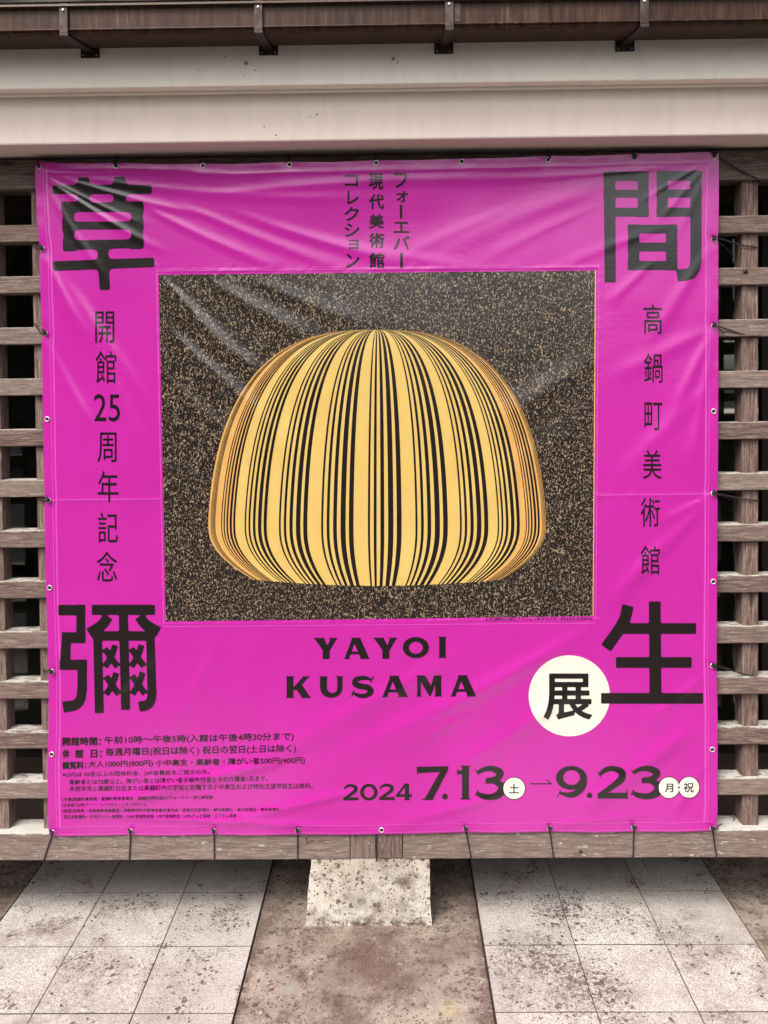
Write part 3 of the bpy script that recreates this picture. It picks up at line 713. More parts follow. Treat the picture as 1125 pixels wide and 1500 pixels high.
def contour(name, shapes, org, sc, cell=1.0, off=.0008, mat=None, rc=0., k=0., holes=(), parent=ban, warp=None):
    """shapes: polygons in crop pixels; org/sc bring them to photograph pixels; rc rounds corners, k rounds inner ones"""
    f = lambda pl: [(org[0]+x/sc, org[1]+y/sc) for x, y in pl]
    polys = [f(s) for s in shapes]; hs = [f(s) for s in holes]
    allp = np.array([q for s in polys for q in s]); x0, y0 = allp.min(0)-2*cell; x1, y1 = allp.max(0)+2*cell
    nx = int((x1-x0)/cell)+2; ny = int((y1-y0)/cell)+2
    X, Y = np.meshgrid(x0+np.arange(nx)*cell, y0+np.arange(ny)*cell)
    D = None
    for pl in polys:
        d = poly_sd(X, Y, pl)
        if D is None: D = d
        elif k:
            hh = np.maximum(k-np.abs(D-d), 0)/k; D = np.minimum(D, d)-hh*hh*k*.25
        else: D = np.minimum(D, d)
    for pl in hs: D = np.maximum(D, -poly_sd(X, Y, pl))
    if rc:   # round the outer corners: blur-free trick, average of diagonal neighbours
        r = max(1, int(round(rc/cell)))
        Dp = np.pad(D, r, mode='edge'); acc = np.zeros_like(D); cnt = 0
        for a in range(-r, r+1):
            for b_ in range(-r, r+1):
                if a*a+b_*b_ <= r*r: acc += Dp[r+a:r+a+ny, r+b_:r+b_+nx]; cnt += 1
        D = acc/cnt
    verts, faces, idx = [], [], {}
    def vid(key, x, y):
        if key not in idx: idx[key] = len(verts); verts.append((x, y))
        return idx[key]
    I = D < 0
    for j in range(ny-1):
        i = 0
        while i < nx-1:
            c = (I[j, i], I[j, i+1], I[j+1, i+1], I[j+1, i])
            if not any(c): i += 1; continue
            if all(c):
                e = i+1
                while e < nx-1 and e-i < 5 and I[j, e+1] and I[j+1, e+1]: e += 1
                faces.append((vid((i, j), X[j, i], Y[j, i]), vid((e, j), X[j, e], Y[j, e]), vid((e, j+1), X[j+1, e], Y[j+1, e]), vid((i, j+1), X[j+1, i], Y[j+1, i])))
                i = e; continue
            cs = ((i, j), (i+1, j), (i+1, j+1), (i, j+1)); poly = []
            for q in range(4):
                a, b_ = cs[q], cs[(q+1) % 4]; da, db = D[a[1], a[0]], D[b_[1], b_[0]]
                if da < 0: poly.append(vid(a, X[a[1], a[0]], Y[a[1], a[0]]))
                if (da < 0) != (db < 0):
                    t = da/(da-db); key = (min(a, b_), max(a, b_))
                    poly.append(vid(key, X[a[1], a[0]]*(1-t)+X[b_[1], b_[0]]*t, Y[a[1], a[0]]*(1-t)+Y[b_[1], b_[0]]*t))
            if len(poly) >= 3: faces.append(tuple(poly))
            i += 1
    return cloth_obj(name, verts, faces, off, mat or INK, parent)

# welded strips of the hem and round the picture, a second thickness of vinyl
def band(name, fa, fb, n=160, off=.0005):
    v_, f_ = [], []
    for k in range(n+1):
        t = k/n; a, b = fa(t), fb(t)
        for q in range(3): v_.append((a[0]+(b[0]-a[0])*q/2, a[1]+(b[1]-a[1])*q/2))
    for k in range(n):
        for q in range(2): f_.append((3*k+q, 3*k+q+1, 3*k+q+4, 3*k+q+3))
    return cloth_obj(name, v_, f_, off, WELD)
yv = lambda t: 243+t*970
for d0, d1 in ((11.5, 12.6), (15.5, 18.2)):
    band('hem_weld', lambda t: (float(interp(yv(t), LE))+d0, yv(t)), lambda t: (float(interp(yv(t), LE))+d1, yv(t)))
    band('hem_weld', lambda t: (float(interp(yv(t), RE))-d0-1, yv(t)-10), lambda t: (float(interp(yv(t), RE))-d1-1, yv(t)-10))
band('hem_weld', lambda t: (76+t*968, float(interp(76+t*968, BE))-3.2), lambda t: (76+t*968, float(interp(76+t*968, BE))-1.2), 200)
band('hem_weld', lambda t: (76+t*968, float(interp(76+t*968, BE))-14), lambda t: (76+t*968, float(interp(76+t*968, BE))-12.8), 200)
band('picture_weld', lambda t: (228.5+t*10.5, 396+t*520), lambda t: (230.3+t*10.5, 396+t*520))
band('picture_weld', lambda t: (876.5-t*4.5, 390+t*518), lambda t: (878-t*4.5, 390+t*518))
band('picture_weld', lambda t: (231+t*646, 396.6-t*6.2), lambda t: (231+t*646, 398-t*6.2))
band('picture_weld', lambda t: (241+t*632, 917.4-t*5.4), lambda t: (241+t*632, 918.6-t*5.4))
band('seam_weld', lambda t: (68+t*166, 731.6-t*1.5), lambda t: (68+t*166, 733.2-t*1.5), 60)
band('seam_weld', lambda t: (872+t*177, 724.8-t*2), lambda t: (872+t*177, 726-t*2), 60)

# ---- picture: plain dark panel with a plain striped dome, a generic stand-in
PTL, PTR, PBR, PBL = (232.5, 402.5), (871.5, 396.5), (868, 902.5), (243, 910.5)
def quad(u, v, q=(PTL, PTR, PBR, PBL)):
    a, b, c, d = q
    return (a[0]*(1-u)*(1-v)+b[0]*u*(1-v)+c[0]*u*v+d[0]*(1-u)*v, a[1]*(1-u)*(1-v)+b[1]*u*(1-v)+c[1]*u*v+d[1]*(1-u)*v)
def grid_print(name, q, nu, nv, off, mat, parent=ban):
    v_ = [quad(i/nu, j/nv, q) for j in range(nv+1) for i in range(nu+1)]
    f_ = [(j*(nu+1)+i, (j+1)*(nu+1)+i, (j+1)*(nu+1)+i+1, j*(nu+1)+i+1) for j in range(nv) for i in range(nu)]
    return cloth_obj(name, v_, f_, off, mat, parent)
grid_print('picture', (PTL, PTR, PBR, PBL), 190, 150, .0006, PICTURE)
grid_print('picture_border', ((871.5, 396.5), (873, 396.5), (869.3, 902.5), (868, 902.5)), 2, 120, .0006, GOLD_EDGE)
CX, TOPY, BOTY, RW = 553, 492, 858, 250
def dome_pt(t, v):       # t -1..1 across, v 0..1 down
    a = RW*(1-(1-v)**2.7)**(1/2.7) if v < 1 else RW
    a *= 1 - .13*max(0, (v-.70)/.30)**3
    y = TOPY + (BOTY-TOPY)*v
    if v > .80: a *= math.sqrt(1-.30*((v-.80)/.20)**2)
    return (CX + a*t, y + 9*(1-t*t)*v**3 - 9)
def dome_strip(name, bands, off, mat):
    verts, faces = [], []; nv = 74
    for (t0, t1) in bands:
        nu = max(1, int((t1-t0)*RW/7)); base = len(verts)
        for j in range(nv+1):
            v = (j/nv)**1.6
            for i in range(nu+1): verts.append(dome_pt(t0+(t1-t0)*i/nu, max(v, .0004)))
        for j in range(nv):
            for i in range(nu): a = base+j*(nu+1)+i; faces.append((a, a+nu+1, a+nu+2, a+1))
    return cloth_obj(name, verts, faces, off, mat)
edges_t = [math.sin(math.radians(a)) for a in np.linspace(-90, 90, 12)]
def sub_b(a, b, lo, hi): return (a+(b-a)*lo, a+(b-a)*hi)
dome_strip('dome_print', [(edges_t[i], edges_t[i+1]) for i in range(2, 9)], .0011, GOLD_MID)
dome_strip('dome_edge_print', [(edges_t[i], edges_t[i+1]) for i in (0, 1, 9, 10)], .0011, GOLD_EDGE)
st_b = []
for i in range(11):
    a, b = edges_t[i], edges_t[i+1]
    for lo, hi in ((.30, .345), (.42, .48), (.56, .64), (.72, .83), (.90, 1.0)): st_b.append(sub_b(a, b, lo, hi))
dome_strip('stripe_print', st_b, .0016, INK)

# ---- the four large characters
o1 = (60, 240)
contour('large_character', [rect(105, 1014, 192, 276), rect(338, 441, 120, 400), rect(667, 772, 118, 400),
    [(195, 355), (926, 352), (931, 440), (197, 440)], [(195, 360), (297, 360), (305, 788), (211, 790)], [(827, 355), (930, 355), (930, 766), (829, 770)],
    [(205, 530), (928, 527), (928, 600), (205, 602)], [(211, 702), (930, 688), (930, 766), (211, 791)], [(516, 760), (613, 760), (632, 1154), (536, 1156)],
    [(105, 892), (1037, 858), (1038, 944), (112, 980)]], o1, 6.25, 1.0, rc=2.6, k=7)
o2 = (870, 240)
contour('large_character', [[(90, 72), (196, 72), (200, 1084), (98, 1085)], rect(92, 500, 71, 155), rect(92, 500, 238, 309), rect(402, 500, 71, 482), rect(100, 500, 402, 482),
    rect(577, 676, 68, 482), rect(577, 986, 66, 153), rect(577, 984, 235, 307), rect(577, 982, 400, 482),
    rect(884, 986, 66, 905), stroke([(933, 880), (922, 950), (875, 1005), (762, 1024)], [101, 101, 108, 108]),
    rect(313, 415, 558, 970), rect(660, 762, 558, 970), rect(313, 762, 558, 636), rect(313, 762, 720, 800), rect(313, 762, 889, 971)], o2, 6.25, 1.0, rc=.9, k=2)
o3 = (75, 870)
xs3 = []
for (cx, cy) in ((545, 575), (787, 573), (556, 828), (797, 824)):
    xs3 += [stroke([(cx-56, cy-74), (cx+62, cy+92)], 58, False), stroke([(cx+40, cy-106), (cx+8, cy-10), (cx-54, cy+94)], 56, True)]
contour('large_character', [rect(65, 308, 100, 196), rect(230, 312, 100, 447), rect(100, 312, 352, 449), [(100, 352), (182, 352), (172, 694), (78, 694)], rect(78, 325, 603, 694),
    rect(240, 326, 603, 880), stroke([(283, 860), (270, 955), (222, 1015), (108, 1037)], [86, 88, 96, 104]),
    rect(372, 950, 99, 192), stroke([(520, 205), (462, 285), (347, 362)], 96), stroke([(808, 205), (868, 282), (984, 350)], 96),
    [(618, 180), (702, 180), (723, 1060), (640, 1062)], rect(385, 942, 341, 428), [(383, 345), (463, 345), (482, 1092), (400, 1092)],
    [(866, 345), (945, 345), (963, 905), (882, 905)], stroke([(923, 885), (915, 965), (880, 1015), (803, 1034)], [81, 84, 90, 96])] + xs3, o3, 6.25, .9, rc=.9, k=1.5)
o4 = (760, 870)
contour('large_character', [[(739, 43), (806, 43), (811, 600), (743, 600)], rect(560, 1007, 166, 227), rect(552, 982, 359, 420), rect(467, 1047, 563, 624),
    stroke([(621, 66), (592, 165), (495, 308)], 66)], o4, 3.879, .9, rc=.9, k=2)

# ---- circles and latin lettering
contour('white_disc', [ell(287, 579, 231, 230, 72)], o4, 3.879, 1.2, off=.0005, mat=CREAM)
cd1, cd2 = (495, 1110), (765, 1110)
contour('disc_outline', [ell(968, 168, 63, 63)], cd1, 3.75, .8, off=.0010); contour('small_disc', [ell(968, 168, 59, 59)], cd1, 3.75, .8, off=.0014, mat=CREAM)
contour('disc_outline', [ell(806, 164, 60, 61), ell(916, 163, 60, 61)], cd2, 3.75, .8, off=.0010)
contour('small_disc', [ell(806, 164, 56, 57), ell(916, 163, 56, 57)], cd2, 3.75, .8, off=.0014, mat=CREAM)
S = lambda *a: stroke([a[0:2], a[2:4]], a[4], False)
oL = (410, 920)
def mv(shapes, dx, dy): return [[(x+dx, y+dy) for x, y in s] for s in shapes]
Yg = [[(188, 56), (242, 56), (275, 122), (235, 122)], [(279, 56), (314, 56), (275, 123), (252, 118)], rect(235, 273, 112, 168), rect(180+3, 247-3, 54, 58), rect(264+3, 322-3, 54, 58), rect(233, 275, 166, 170)]
Ag = [[(397, 55), (422, 55), (378, 169), (354, 169)], [(396, 55), (441, 55), (492, 169), (446, 169)], rect(382, 450, 129, 144), rect(350, 385, 166, 170), rect(440, 493, 166, 170), rect(390, 445, 53, 57)]
c_ = dict(org=oL, sc=3.75, cell=.55)
contour('latin_letter', Yg, **c_); contour('latin_letter', Ag, **c_); contour('latin_letter', mv(Yg, 328, -1), **c_)
contour('latin_letter', [ell(747, 107, 72, 58)], holes=[ell(747, 108, 38, 33)], **c_)
contour('latin_letter', [rect(875, 911, 50, 163), rect(869, 916, 48, 52), rect(869, 916, 160, 164)], **c_)
contour('latin_letter', [rect(37, 74, 267, 383), rect(33, 80, 265, 269), rect(33, 80, 380, 384), [(128, 267), (161, 267), (88, 344), (66, 334)], rect(121, 167, 265, 269), [(80, 320), (112, 298), (169, 383), (121, 383)], rect(119, 170, 380, 384)], **c_)
contour('latin_letter', [stroke([(240, 267), (240, 328), (252, 357), (286, 370), (318, 357), (329, 328), (329, 267)], [38, 38, 34, 26, 26, 29, 29]), rect(216, 261, 265, 269), rect(306, 349, 264, 268)], **c_)
contour('latin_letter', [stroke([(506, 285), (466, 274), (424, 280), (412, 303), (440, 319), (480, 326), (499, 346), (480, 368), (440, 372), (400, 356)], [10, 22, 26, 32, 32, 32, 34, 26, 22, 12]), S(515, 264, 499, 299, 6), S(407, 338, 394, 377, 6)], **c_)
contour('latin_letter', mv(Ag, 210, 209), **c_); contour('latin_letter', mv(Ag, 586, 206), **c_)
contour('latin_letter', [[(754, 262), (776, 262), (773, 374), (754, 374)], [(754, 262), (800, 262), (843, 345), (822, 375)], [(846, 262), (872, 262), (828, 376), (816, 362)], rect(853, 887, 262, 374), rect(746, 790, 260, 264), rect(850, 888, 260, 264), rect(747, 782, 372, 376), rect(848, 891, 372, 376), [(803, 345), (838, 345), (822, 374)]], **c_)
# digits, each in a box
def boxed(shapes, bw, bh, x0, y0, x1, y1): return [[(x0+x/bw*(x1-x0), y0+y/bh*(y1-y0)) for x, y in s] for s in shapes]
D7 = [stroke([(3, 22), (168, 16)], [34, 30], False), S(3, 3, 6, 47, 6), [(134, 22), (173, 22), (89, 184), (42, 184)], rect(30, 92, 180, 186), S(172, 0, 170, 26, 5)]
D1 = [rect(27, 66, 2, 183), rect(18, 74, 0, 5), rect(16, 74, 179, 185), S(2, 36, 32, 36, 22), S(1, 18, 3, 50, 5)]
D3 = [stroke([(14, 38), (50, 20), (95, 16), (136, 38), (118, 70), (62, 80)], [16, 26, 32, 40, 32, 24]), stroke([(62, 86), (108, 87), (146, 114), (136, 150), (95, 170), (45, 166), (8, 148)], [22, 28, 42, 44, 34, 30, 18]), S(3, 24, 24, 50, 6), S(18, 134, 3, 164, 6), rect(58, 63, 70, 98)]
D2 = [stroke([(14, 50), (50, 22), (92, 16), (136, 36), (134, 74), (84, 116), (22, 160)], [16, 28, 30, 38, 40, 32, 26]), rect(4, 166, 150, 182), S(165, 136, 167, 186, 6), S(3, 32, 23, 62, 6)]
D9o = [ell(85, 66, 85, 66)]
D9t = [stroke([(152, 66), (146, 112), (112, 150), (70, 160), (18, 148)], [40, 38, 34, 28, 10]), S(28, 134, 6, 172, 5)]
D4 = [S(56, 2, 8, 66, 12), rect(0, 87, 60, 74), rect(50, 73, 0, 90), rect(42, 80, 87, 92), rect(84, 87, 52, 82)]
c1 = dict(org=cd1, sc=3.75, cell=.55); c2 = dict(org=cd2, sc=3.75, cell=.55)
contour('numeral', boxed(D2, 168, 186, 28, 144, 112, 236), **c1); contour('numeral', boxed(D2, 168, 186, 225, 142, 311, 234), **c1)
contour('numeral', [ell(170, 189, 48, 46)], holes=[ell(170, 189, 28, 31)], **c1)
contour('numeral', boxed(D4, 87, 92, 318, 141, 405, 233), **c1)
contour('numeral', boxed(D7, 173, 186, 432, 45, 605, 232), **c1); contour('numeral', boxed(D1, 74, 185, 655, 44, 728, 229), **c1); contour('numeral', boxed(D3, 163, 185, 752, 44, 918, 230), **c1)
contour('full_stop', [ell(588, 213, 16, 16)], **c1)
contour('numeral', boxed(D9o, 172, 182, 185, 45, 357, 226), holes=boxed([ell(86, 64, 46, 41)], 172, 182, 185, 45, 357, 226), **c2)
contour('numeral', boxed(D9t, 172, 182, 185, 45, 357, 226), **dict(c2, off=.0009))
contour('full_stop', [ell(370, 207, 15, 15)], **c2)
contour('numeral', boxed(D2, 168, 186, 410, 44, 578, 228), **c2); contour('numeral', boxed(D3, 163, 185, 595, 44, 766, 226), **c2)
contour('arrow', [rect(42, 160, 140, 146), stroke([(134, 121), (160, 145)], [5, 7], False)], **c2)

# ---- type set in Blender's built-in face
_dg = None
def glyph_mesh(s, bold=0., space=1.):
    c = bpy.data.curves.new('type', 'FONT'); c.body = s; c.offset = bold; c.space_character = space; c.resolution_u = 5
    o = bpy.data.objects.new('type', c); C.objects.link(o)
    dg = bpy.context.evaluated_depsgraph_get()
    me = bpy.data.meshes.new_from_object(o.evaluated_get(dg))
    C.objects.unlink(o); bpy.data.objects.remove(o); bpy.data.curves.remove(c)
    return me
def fill_field(name, D, x0, y0, cell, off, mat, parent):
    ny, nx = D.shape; verts, faces, idx = [], [], {}
    def vid(key, x, y):
        if key not in idx: idx[key] = len(verts); verts.append((x, y))
        return idx[key]
    I = D < 0
    for j in range(ny-1):
        if not (I[j].any() or I[j+1].any()): continue
        i = 0
        while i < nx-1:
            c = (I[j, i], I[j, i+1], I[j+1, i+1], I[j+1, i])
            if not any(c): i += 1; continue
            if all(c):
                e = i+1
                while e < nx-1 and (e-i)*cell < 5 and I[j, e+1] and I[j+1, e+1]: e += 1
                faces.append(tuple(vid((a, b_), x0+a*cell, y0+b_*cell) for a, b_ in ((i, j), (e, j), (e, j+1), (i, j+1))))
                i = e; continue
            cs = ((i, j), (i+1, j), (i+1, j+1), (i, j+1)); poly = []
            for q in range(4):
                a, b_ = cs[q], cs[(q+1) % 4]; da, db = D[a[1], a[0]], D[b_[1], b_[0]]
                if da < 0: poly.append(vid(a, x0+a[0]*cell, y0+a[1]*cell))
                if (da < 0) != (db < 0):
                    t = da/(da-db); poly.append(vid((min(a, b_), max(a, b_)), x0+(a[0]*(1-t)+b_[0]*t)*cell, y0+(a[1]*(1-t)+b_[1]*t)*cell))
            if len(poly) >= 3: faces.append(tuple(poly))
            i += 1
    return cloth_obj(name, verts, faces, off, mat, parent)
def set_bold(name, s, q, grow, mat, off, parent, cell=.4):
    """the same type made heavier: grow is the extra stroke, in pixels, on each side"""
    me = glyph_mesh(s, 0); co = np.array([v.co[:2] for v in me.vertices])
    cnt = {}
    for p in me.polygons:
        for e in p.edge_keys: cnt[e] = cnt.get(e, 0)+1
    bpy.data.meshes.remove(me)
    a = co.min(0); b = co.max(0); uv = (co-a)/(b-a); uv[:, 1] = 1-uv[:, 1]
    cx = sum(p[0] for p in q)/4; cy = sum(p[1] for p in q)/4
    q = [(px_ - math.copysign(grow, px_-cx), py_ - math.copysign(grow, py_-cy)) for px_, py_ in q]
    X2 = np.array([quad(u, w_, q) for u, w_ in uv]); segs = [(X2[i], X2[j]) for (i, j), n in cnt.items() if n == 1]
    lo = X2.min(0)-grow-1; hi = X2.max(0)+grow+1
    nx = int((hi[0]-lo[0])/cell)+2; ny = int((hi[1]-lo[1])/cell)+2
    gx = lo[0]+np.arange(nx)*cell; gy = lo[1]+np.arange(ny)*cell
    D = np.full((ny, nx), 9.); W = np.zeros((ny, nx), bool); pad = grow+1.2
    for p0, p1 in segs:
        j0, j1 = sorted((p0[1], p1[1])); i0, i1 = sorted((p0[0], p1[0]))
        ja = max(0, int((j0-pad-lo[1])/cell)); jb = min(ny, int((j1+pad-lo[1])/cell)+2)
        ia = max(0, int((i0-pad-lo[0])/cell)); ib = min(nx, int((i1+pad-lo[0])/cell)+2)
        X, Y = np.meshgrid(gx[ia:ib], gy[ja:jb])
        ex, ey = p1-p0; wx, wy = X-p0[0], Y-p0[1]; t = np.clip((wx*ex+wy*ey)/(ex*ex+ey*ey+1e-12), 0, 1)
        D[ja:jb, ia:ib] = np.minimum(D[ja:jb, ia:ib], np.hypot(wx-ex*t, wy-ey*t))
        rows_ = (gy >= j0) & (gy < j1)
        if rows_.any():
            xc = p0[0]+(gy[rows_]-p0[1])/(ey)*ex
            W[rows_] ^= gx[None, :] > xc[:, None]
    D = np.where(W, -D, D) - grow
    return fill_field(name, D, lo[0], lo[1], cell, off, mat, parent)
def set_type(name, s, q, bold=0., mat=INK, off=.0009, cell=8., em=None, parent=ban):
    """q: four corners (tl, tr, br, bl) in photograph pixels that the lettering's bounding box fills"""
    if bold:
        h_ = q[3][1]-q[0][1]
        return set_bold(name, s, q, bold*min(h_, 26 if h_ < 40 else h_*.62), mat, off, parent, .4 if h_ < 16 else .5)
    me = glyph_mesh(s, 0); bm = bmesh.new(); bm.from_mesh(me); bpy.data.meshes.remove(me)
    co = np.array([v.co[:2] for v in bm.verts]); a = co.min(0); b = co.max(0)
    for v in bm.verts:
        u = (v.co.x-a[0])/(b[0]-a[0]); w_ = 1-(v.co.y-a[1])/(b[1]-a[1])
        x, y = quad(u, w_, q); v.co = (x, y, 0)
    xs_ = [v.co.x for v in bm.verts]; ys_ = [v.co.y for v in bm.verts]
    for lo, hi, no in ((min(xs_), max(xs_), (1, 0, 0)), (min(ys_), max(ys_), (0, 1, 0))):
        t = math.ceil(lo/cell)*cell
        while t < hi:
            bmesh.ops.bisect_plane(bm, geom=bm.verts[:]+bm.edges[:]+bm.faces[:], plane_co=(no[0]*t, no[1]*t, 0), plane_no=no); t += cell
    bm.verts.index_update()
    px = [(v.co.x, v.co.y) for v in bm.verts]; fs = [tuple(v.index for v in f.verts) for f in bm.faces]; bm.free()
    return cloth_obj(name, px, fs, off, mat, parent)
def bq(x0, x1, y0, y1, org=(0, 0), sc=1.):
    x0, x1 = org[0]+x0/sc, org[0]+x1/sc; y0, y1 = org[1]+y0/sc, org[1]+y1/sc
    return ((x0, y0), (x1, y0), (x1, y1), (x0, y1))
for ch, x0, x1, y0, y1 in (('開', 418, 502, 228, 368), ('館', 420, 510, 402, 545), ('25', 412, 527, 592, 712), ('周', 428, 512, 760, 892), ('年', 430, 520, 930, 1068), ('記', 430, 518, 1112, 1245), ('念', 425, 515, 1283, 1415)):
    set_type('character' if ch != '25' else 'number', ch, bq(x0, x1, y0, y1, (0, 380), 3), .002)
for ch, x0, x1, y0, y1 in (('高', 248, 330, 197, 328), ('鍋', 250, 332, 412, 542), ('町', 252, 330, 628, 750), ('美', 245, 327, 838, 965), ('術', 235, 320, 1047, 1175), ('館', 235, 320, 1257, 1385)):
    set_type('character', ch, bq(x0, x1, y0, y1, (860, 380), 3), .002)
for ch, x0, x1, y0, y1 in (('フ', 755, 925, 158, 345), ('ォ', 785, 935, 385, 528), ('エ', 750, 945, 778, 918), ('バ', 748, 955, 955, 1130), ('現', 430, 618, 160, 368), ('代', 435, 630, 425, 618), ('美', 437, 625, 680, 862), ('術', 437, 632, 915, 1110), ('館', 437, 635, 1165, 1370),
                           ('コ', 128, 298, 182, 330), ('レ', 162, 305, 385, 555), ('ク', 125, 308, 588, 765), ('シ', 125, 315, 795, 968), ('ョ', 178, 305, 1003, 1125), ('ン', 145, 315, 1180, 1360)):
    set_type('bold_character', ch, bq(x0, x1, y0, y1, (490, 235), 8.654), .022)
for y0, y1, x0, x1 in ((562, 738, 829, 859), (1172, 1362, 831, 866)):
    contour('bold_character', [rect(x0, x1, y0, y1)], (490, 235), 8.654, .6)
set_type('heavy_character', '展', bq(141, 416, 452, 714, o4, 3.879), .034, off=.0011)
set_type('disc_character', '土', bq(940, 995, 143, 195, cd1, 3.75), .015, off=.0018)
set_type('disc_character', '月', bq(783, 830, 142, 190, cd2, 3.75), .02, off=.0018)
set_type('disc_character', '祝', bq(886, 942, 136, 190, cd2, 3.75), .015, off=.0018)
contour('dot', [ell(861, 163, 6, 6)], cd2, 3.75, .5, off=.0018)
oi, si = (80, 1060), 2.885
def lq(x0, x1, l0, l1, r0, r1):
    f = lambda x, y: (oi[0]+x/si, oi[1]+y/si)
    return (f(x0, l0), f(x1, r0), f(x1, r1), f(x0, l1))
for s, x0, x1, l0, l1, r0, r1, b in (
    ('開館時間：', 32, 196, 57, 94, 56, 92, .034), ('午前10時～午後5時(入館は午後4時30分まで)', 210, 1010, 54, 91, 36, 74, .016),
    ('休', 32, 64, 109, 146, 108, 145, .034), ('館', 86, 121, 109, 146, 108, 145, .034), ('日：', 152, 200, 110, 145, 109, 144, .034), ('毎週月曜日(祝日は除く) 祝日の翌日(土日は除く)', 215, 1020, 103, 142, 87, 125, .016),
    ('観覧料：', 32, 134, 161, 193, 159, 191, .036), ('大人1000円(800円) 小中高生・高齢者・障がい者500円(400円)', 142, 1058, 158, 190, 139, 172, .018),
    ('※()内は 20名以上の団体料金、JAF会員証をご提示の方。', 33, 655, 205, 229, 193, 217, .007),
    ('高齢者とは70歳以上。障がい者とは障がい者手帳所持者とその介護者1名まで。', 62, 900, 236, 259, 220, 243, .007),
    ('未就学児と高鍋町在住または高鍋町内の学校に在籍する小中高生および特別支援学校生は無料。', 62, 1090, 264, 287, 250, 275, .007),
    ('[主催]高鍋町美術館・高鍋町教育委員会・高鍋町[特別協力]フォーエバー現代美術館', 33, 668, 312, 331, 303, 321, .007),
    ('[企画協力](株)アート・コンサルティング・ファーム', 33, 388, 337, 354, 333, 350, .007),
    ('[後援]宮崎県・宮崎県教育委員会・宮崎県市町村教育委員会連合会・宮崎日日新聞社・朝日新聞社・毎日新聞社・読売新聞社・', 33, 963, 361, 379, 355, 372, .007),
    ('西日本新聞社・夕刊デイリー新聞社・NHK宮崎放送局・MRT宮崎放送・UMKテレビ宮崎・エフエム宮崎', 38, 768, 386, 403, 380, 397, .007)):
    set_type('text_line', s, lq(x0, x1, l0, l1, r0, r1), b)
set_type('text_line', 'A PUMPKIN(2007)アクリル・キャンバス　©YAYOI KUSAMA', ((711, 904.5), (867.5, 903), (867.5, 909.5), (711, 911)), .006)

# ---- eyelets
def eyelet(ex, ey):
    c = Vector(surf(np.array([ex]), np.array([ey]), .0012)[0]); n = Vector(normals(np.array([ex]), np.array([ey]))[0])
    rot = n.to_track_quat('Y', 'Z').to_matrix()
    bm = bmesh.new(); R = .0076
    tube(bm, [c + rot @ Vector((R*math.cos(a), 0, R*math.sin(a))) for a in np.linspace(0, 2*math.pi, 18)[:-1]], .0019, 6, True)
    e = link('eyelet', from_bm(bm), EYELET, ban)
    bm = bmesh.new(); vs = [bm.verts.new(c + n*.0003 + rot @ Vector((.0065*math.cos(a), 0, .0065*math.sin(a)))) for a in np.linspace(0, 2*math.pi, 15)[:-1]]
    bm.faces.new(vs)
    h_ = bpy.data.objects.new('hole', from_bm(bm)); h_.data.materials.append(HOLE); C.objects.link(h_); h_.parent = e
    return c
for lst in (EY_T, EY_L, EY_R, EY_B):
    for ex, ey in lst: eyelet(ex, ey)

# ------------------------------------------------------------------ cords
def cord(label, pts, knot=True, r=.0024, group=None):
    """pts: (px, py, Y) along the cord; the first is at the eyelet"""
    ps = [atp(*q) for q in pts]
    base = ps[0].copy(); bm = bmesh.new()
    out = catmull([tuple(p) for p in ps], 5) if len(ps) > 2 else ps
    tube(bm, [Vector(q)-base for q in out], r, 6)
    if knot:
        ball(bm, (0, -.0035, .001), .0074, 2, (1, .8, 1.1)); ball(bm, (.0035, -.007, .005), .005, 2); ball(bm, (-.0035, -.006, .010), .0045, 2)
    o = link('cord', from_bm(bm), CORD, None, base)
    tag(o, label, 'cord', group or 'black cords tying the banner')
F = BY-.004
ordn = ['first', 'second', 'third', 'fourth', 'fifth', 'sixth', 'seventh', 'eighth', 'ninth']
top_l = ['short black cord at the top left corner of the banner', 'short black cord above the right part of the large upper left character',
         'short black cord at the top edge, third from the left', 'short black cord at the top edge, fourth from the left',
         'short black cord directly above the three small columns of bold characters', 'short black cord at the top edge, fourth from the right',
         'short black cord at the top edge, third from the right', 'short black cord above the large upper right character']
for (ex, ey), lb, dx in zip(EY_T[:8], top_l, (-2, 1, -4, -1, 0, -1, 0, 0)):
    cord(lb, [(ex, ey, F), (ex+dx*.5, ey-5, F+.002), (ex+dx, ey-10, BY+.01), (ex+dx, ey-14, YB+.03)])
cord('black cord running down right from the top right corner of the banner', [(1046, 228, F), (1062, 236, YB+.002), (1085, 250, YB+.008), (1110, 262, YB+.016), (1112, 266, YB+.05)])
cord('black cord tied round the post at the highest eyelet of the left edge', [(61, 364, F), (57, 364.5, F+.004), (52, 363, YB+.03), (50, 362, YB+.06)])
cord('black cord slanting up left over a slat at the second left eyelet', [(66, 488, F), (61, 488, F+.005), (56, 482, YB+.012), (51, 475, YB+.014), (50, 473, YB+.05)])
cord('short black cord at the left eyelet on the banner seam', [(70.7, 732.7, F), (66, 733, F+.004), (60, 731.5, YB+.014), (55, 731, YB+.05)])
cord('short black cord at the left eyelet beside the large lower left character', [(75.5, 984, F), (71, 983, F+.004), (66, 982, YB+.014), (62, 981, YB+.05)])
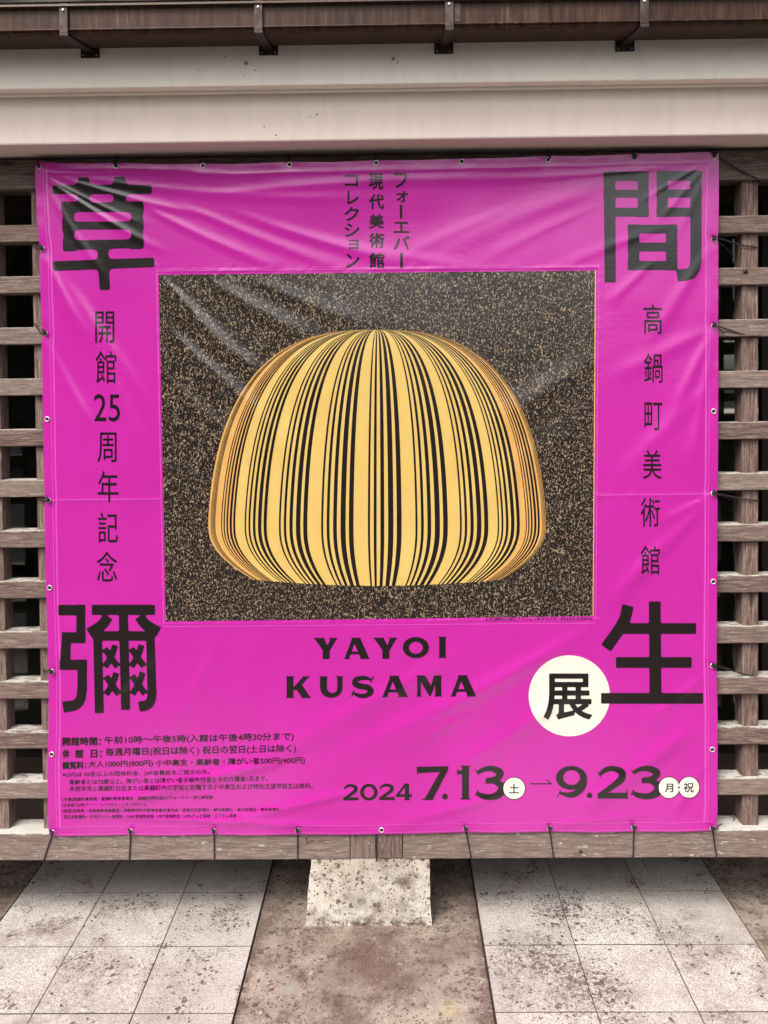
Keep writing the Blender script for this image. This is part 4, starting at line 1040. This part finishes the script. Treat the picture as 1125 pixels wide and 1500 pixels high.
for (ey, lb, e1, e2) in ((350, 'upper', (1111, 363), (1074, 374)), (477, 'upper middle', (1111, 495), (1072, 501)), (722.5, 'lower middle', (1112, 734), (1072, 734)), (975.5, 'lower', (1112, 992), (1075, 980))):
    what = {350: 'long black cord from the right edge crossing the post under the top slat', 477: 'long black cord from the right edge crossing a wooden slat diagonally',
            722.5: 'long black cord from the right eyelet on the banner seam', 975.5: 'long black cord from the right edge beside the large lower right character'}[ey]
    cord(what, [(1045.5, ey, F), (1056, ey+2 if ey != 350 else ey, YB+.004), (e1[0]-30, (ey*.4+e1[1]*.6), YB+.014 if ey in (477,) else YB+.024), (e1[0]-4, e1[1]-1, YB+.028), (e1[0]+1, e1[1], YB+.07)])
    cord('thin cord tail below the ' + {350: 'highest side cord on the right edge', 477: 'second highest side cord on the right edge', 722.5: 'long cord at the right end of the banner seam', 975.5: 'lowest long side cord on the right edge'}[ey],
         [(1049, ey+1, F+.002), (1060, ey*.55+e2[1]*.45, YB+.012), (e2[0], e2[1], YB+.06)], knot=False, r=.0013)
bot = ['black cord at the bottom left corner, slanting over the wooden sill', 'black cord over the sill, second from the left', 'black cord over the sill, third from the left', 'black cord over the sill left of the scribbled mark',
       None, 'black cord over the sill just right of the concrete block', 'black cord over the sill left of the dark bolt hole', 'black cord over the sill right of the dark bolt hole', 'black cord at the bottom right corner over the wooden sill']
dxs = (-13, -2, 1, 0, 0, 8, 6, -1, 6)
for i, (ex, ey) in enumerate(EY_B):
    if i == 4: continue
    yb_ = 1262 - (ex-35)/1060*6.5
    cord(bot[i], [(ex, ey, F), (ex+dxs[i]*.15, ey+7, YB-.004), (ex+dxs[i]*.6, (ey+7+yb_)/2, YB-.0022), (ex+dxs[i], yb_-1, YB-.0022), (ex+dxs[i], yb_+1.5, YB+.004), (ex+dxs[i]*1.0, yb_-1.2+3, YB+.05)])
cord('black cord hanging in the joint of the sill above the concrete block', [(551, 1222, YB-.002), (551.5, 1240, YB-.002), (551.5, 1259, YB-.002), (551.5, 1260.5, YB+.02)], knot=False, r=.0024)
cord('thin black cord lying along the sill top to the right post', [(1046, 1213.5, F), (1060, 1215, YB+.02), (1087, 1216, YB+.028)], knot=False, r=.0014)
cord('thin black cord with a small loop rising to the right post', [(1046, 1212, F), (1060, 1206, YB+.05), (1073, 1203, YB+.06), (1076, 1196, YB+.06), (1073, 1191, YB+.06), (1071, 1195, YB+.06), (1075, 1198, YB+.06)], knot=False, r=.0013)
bpy.context.view_layer.update()
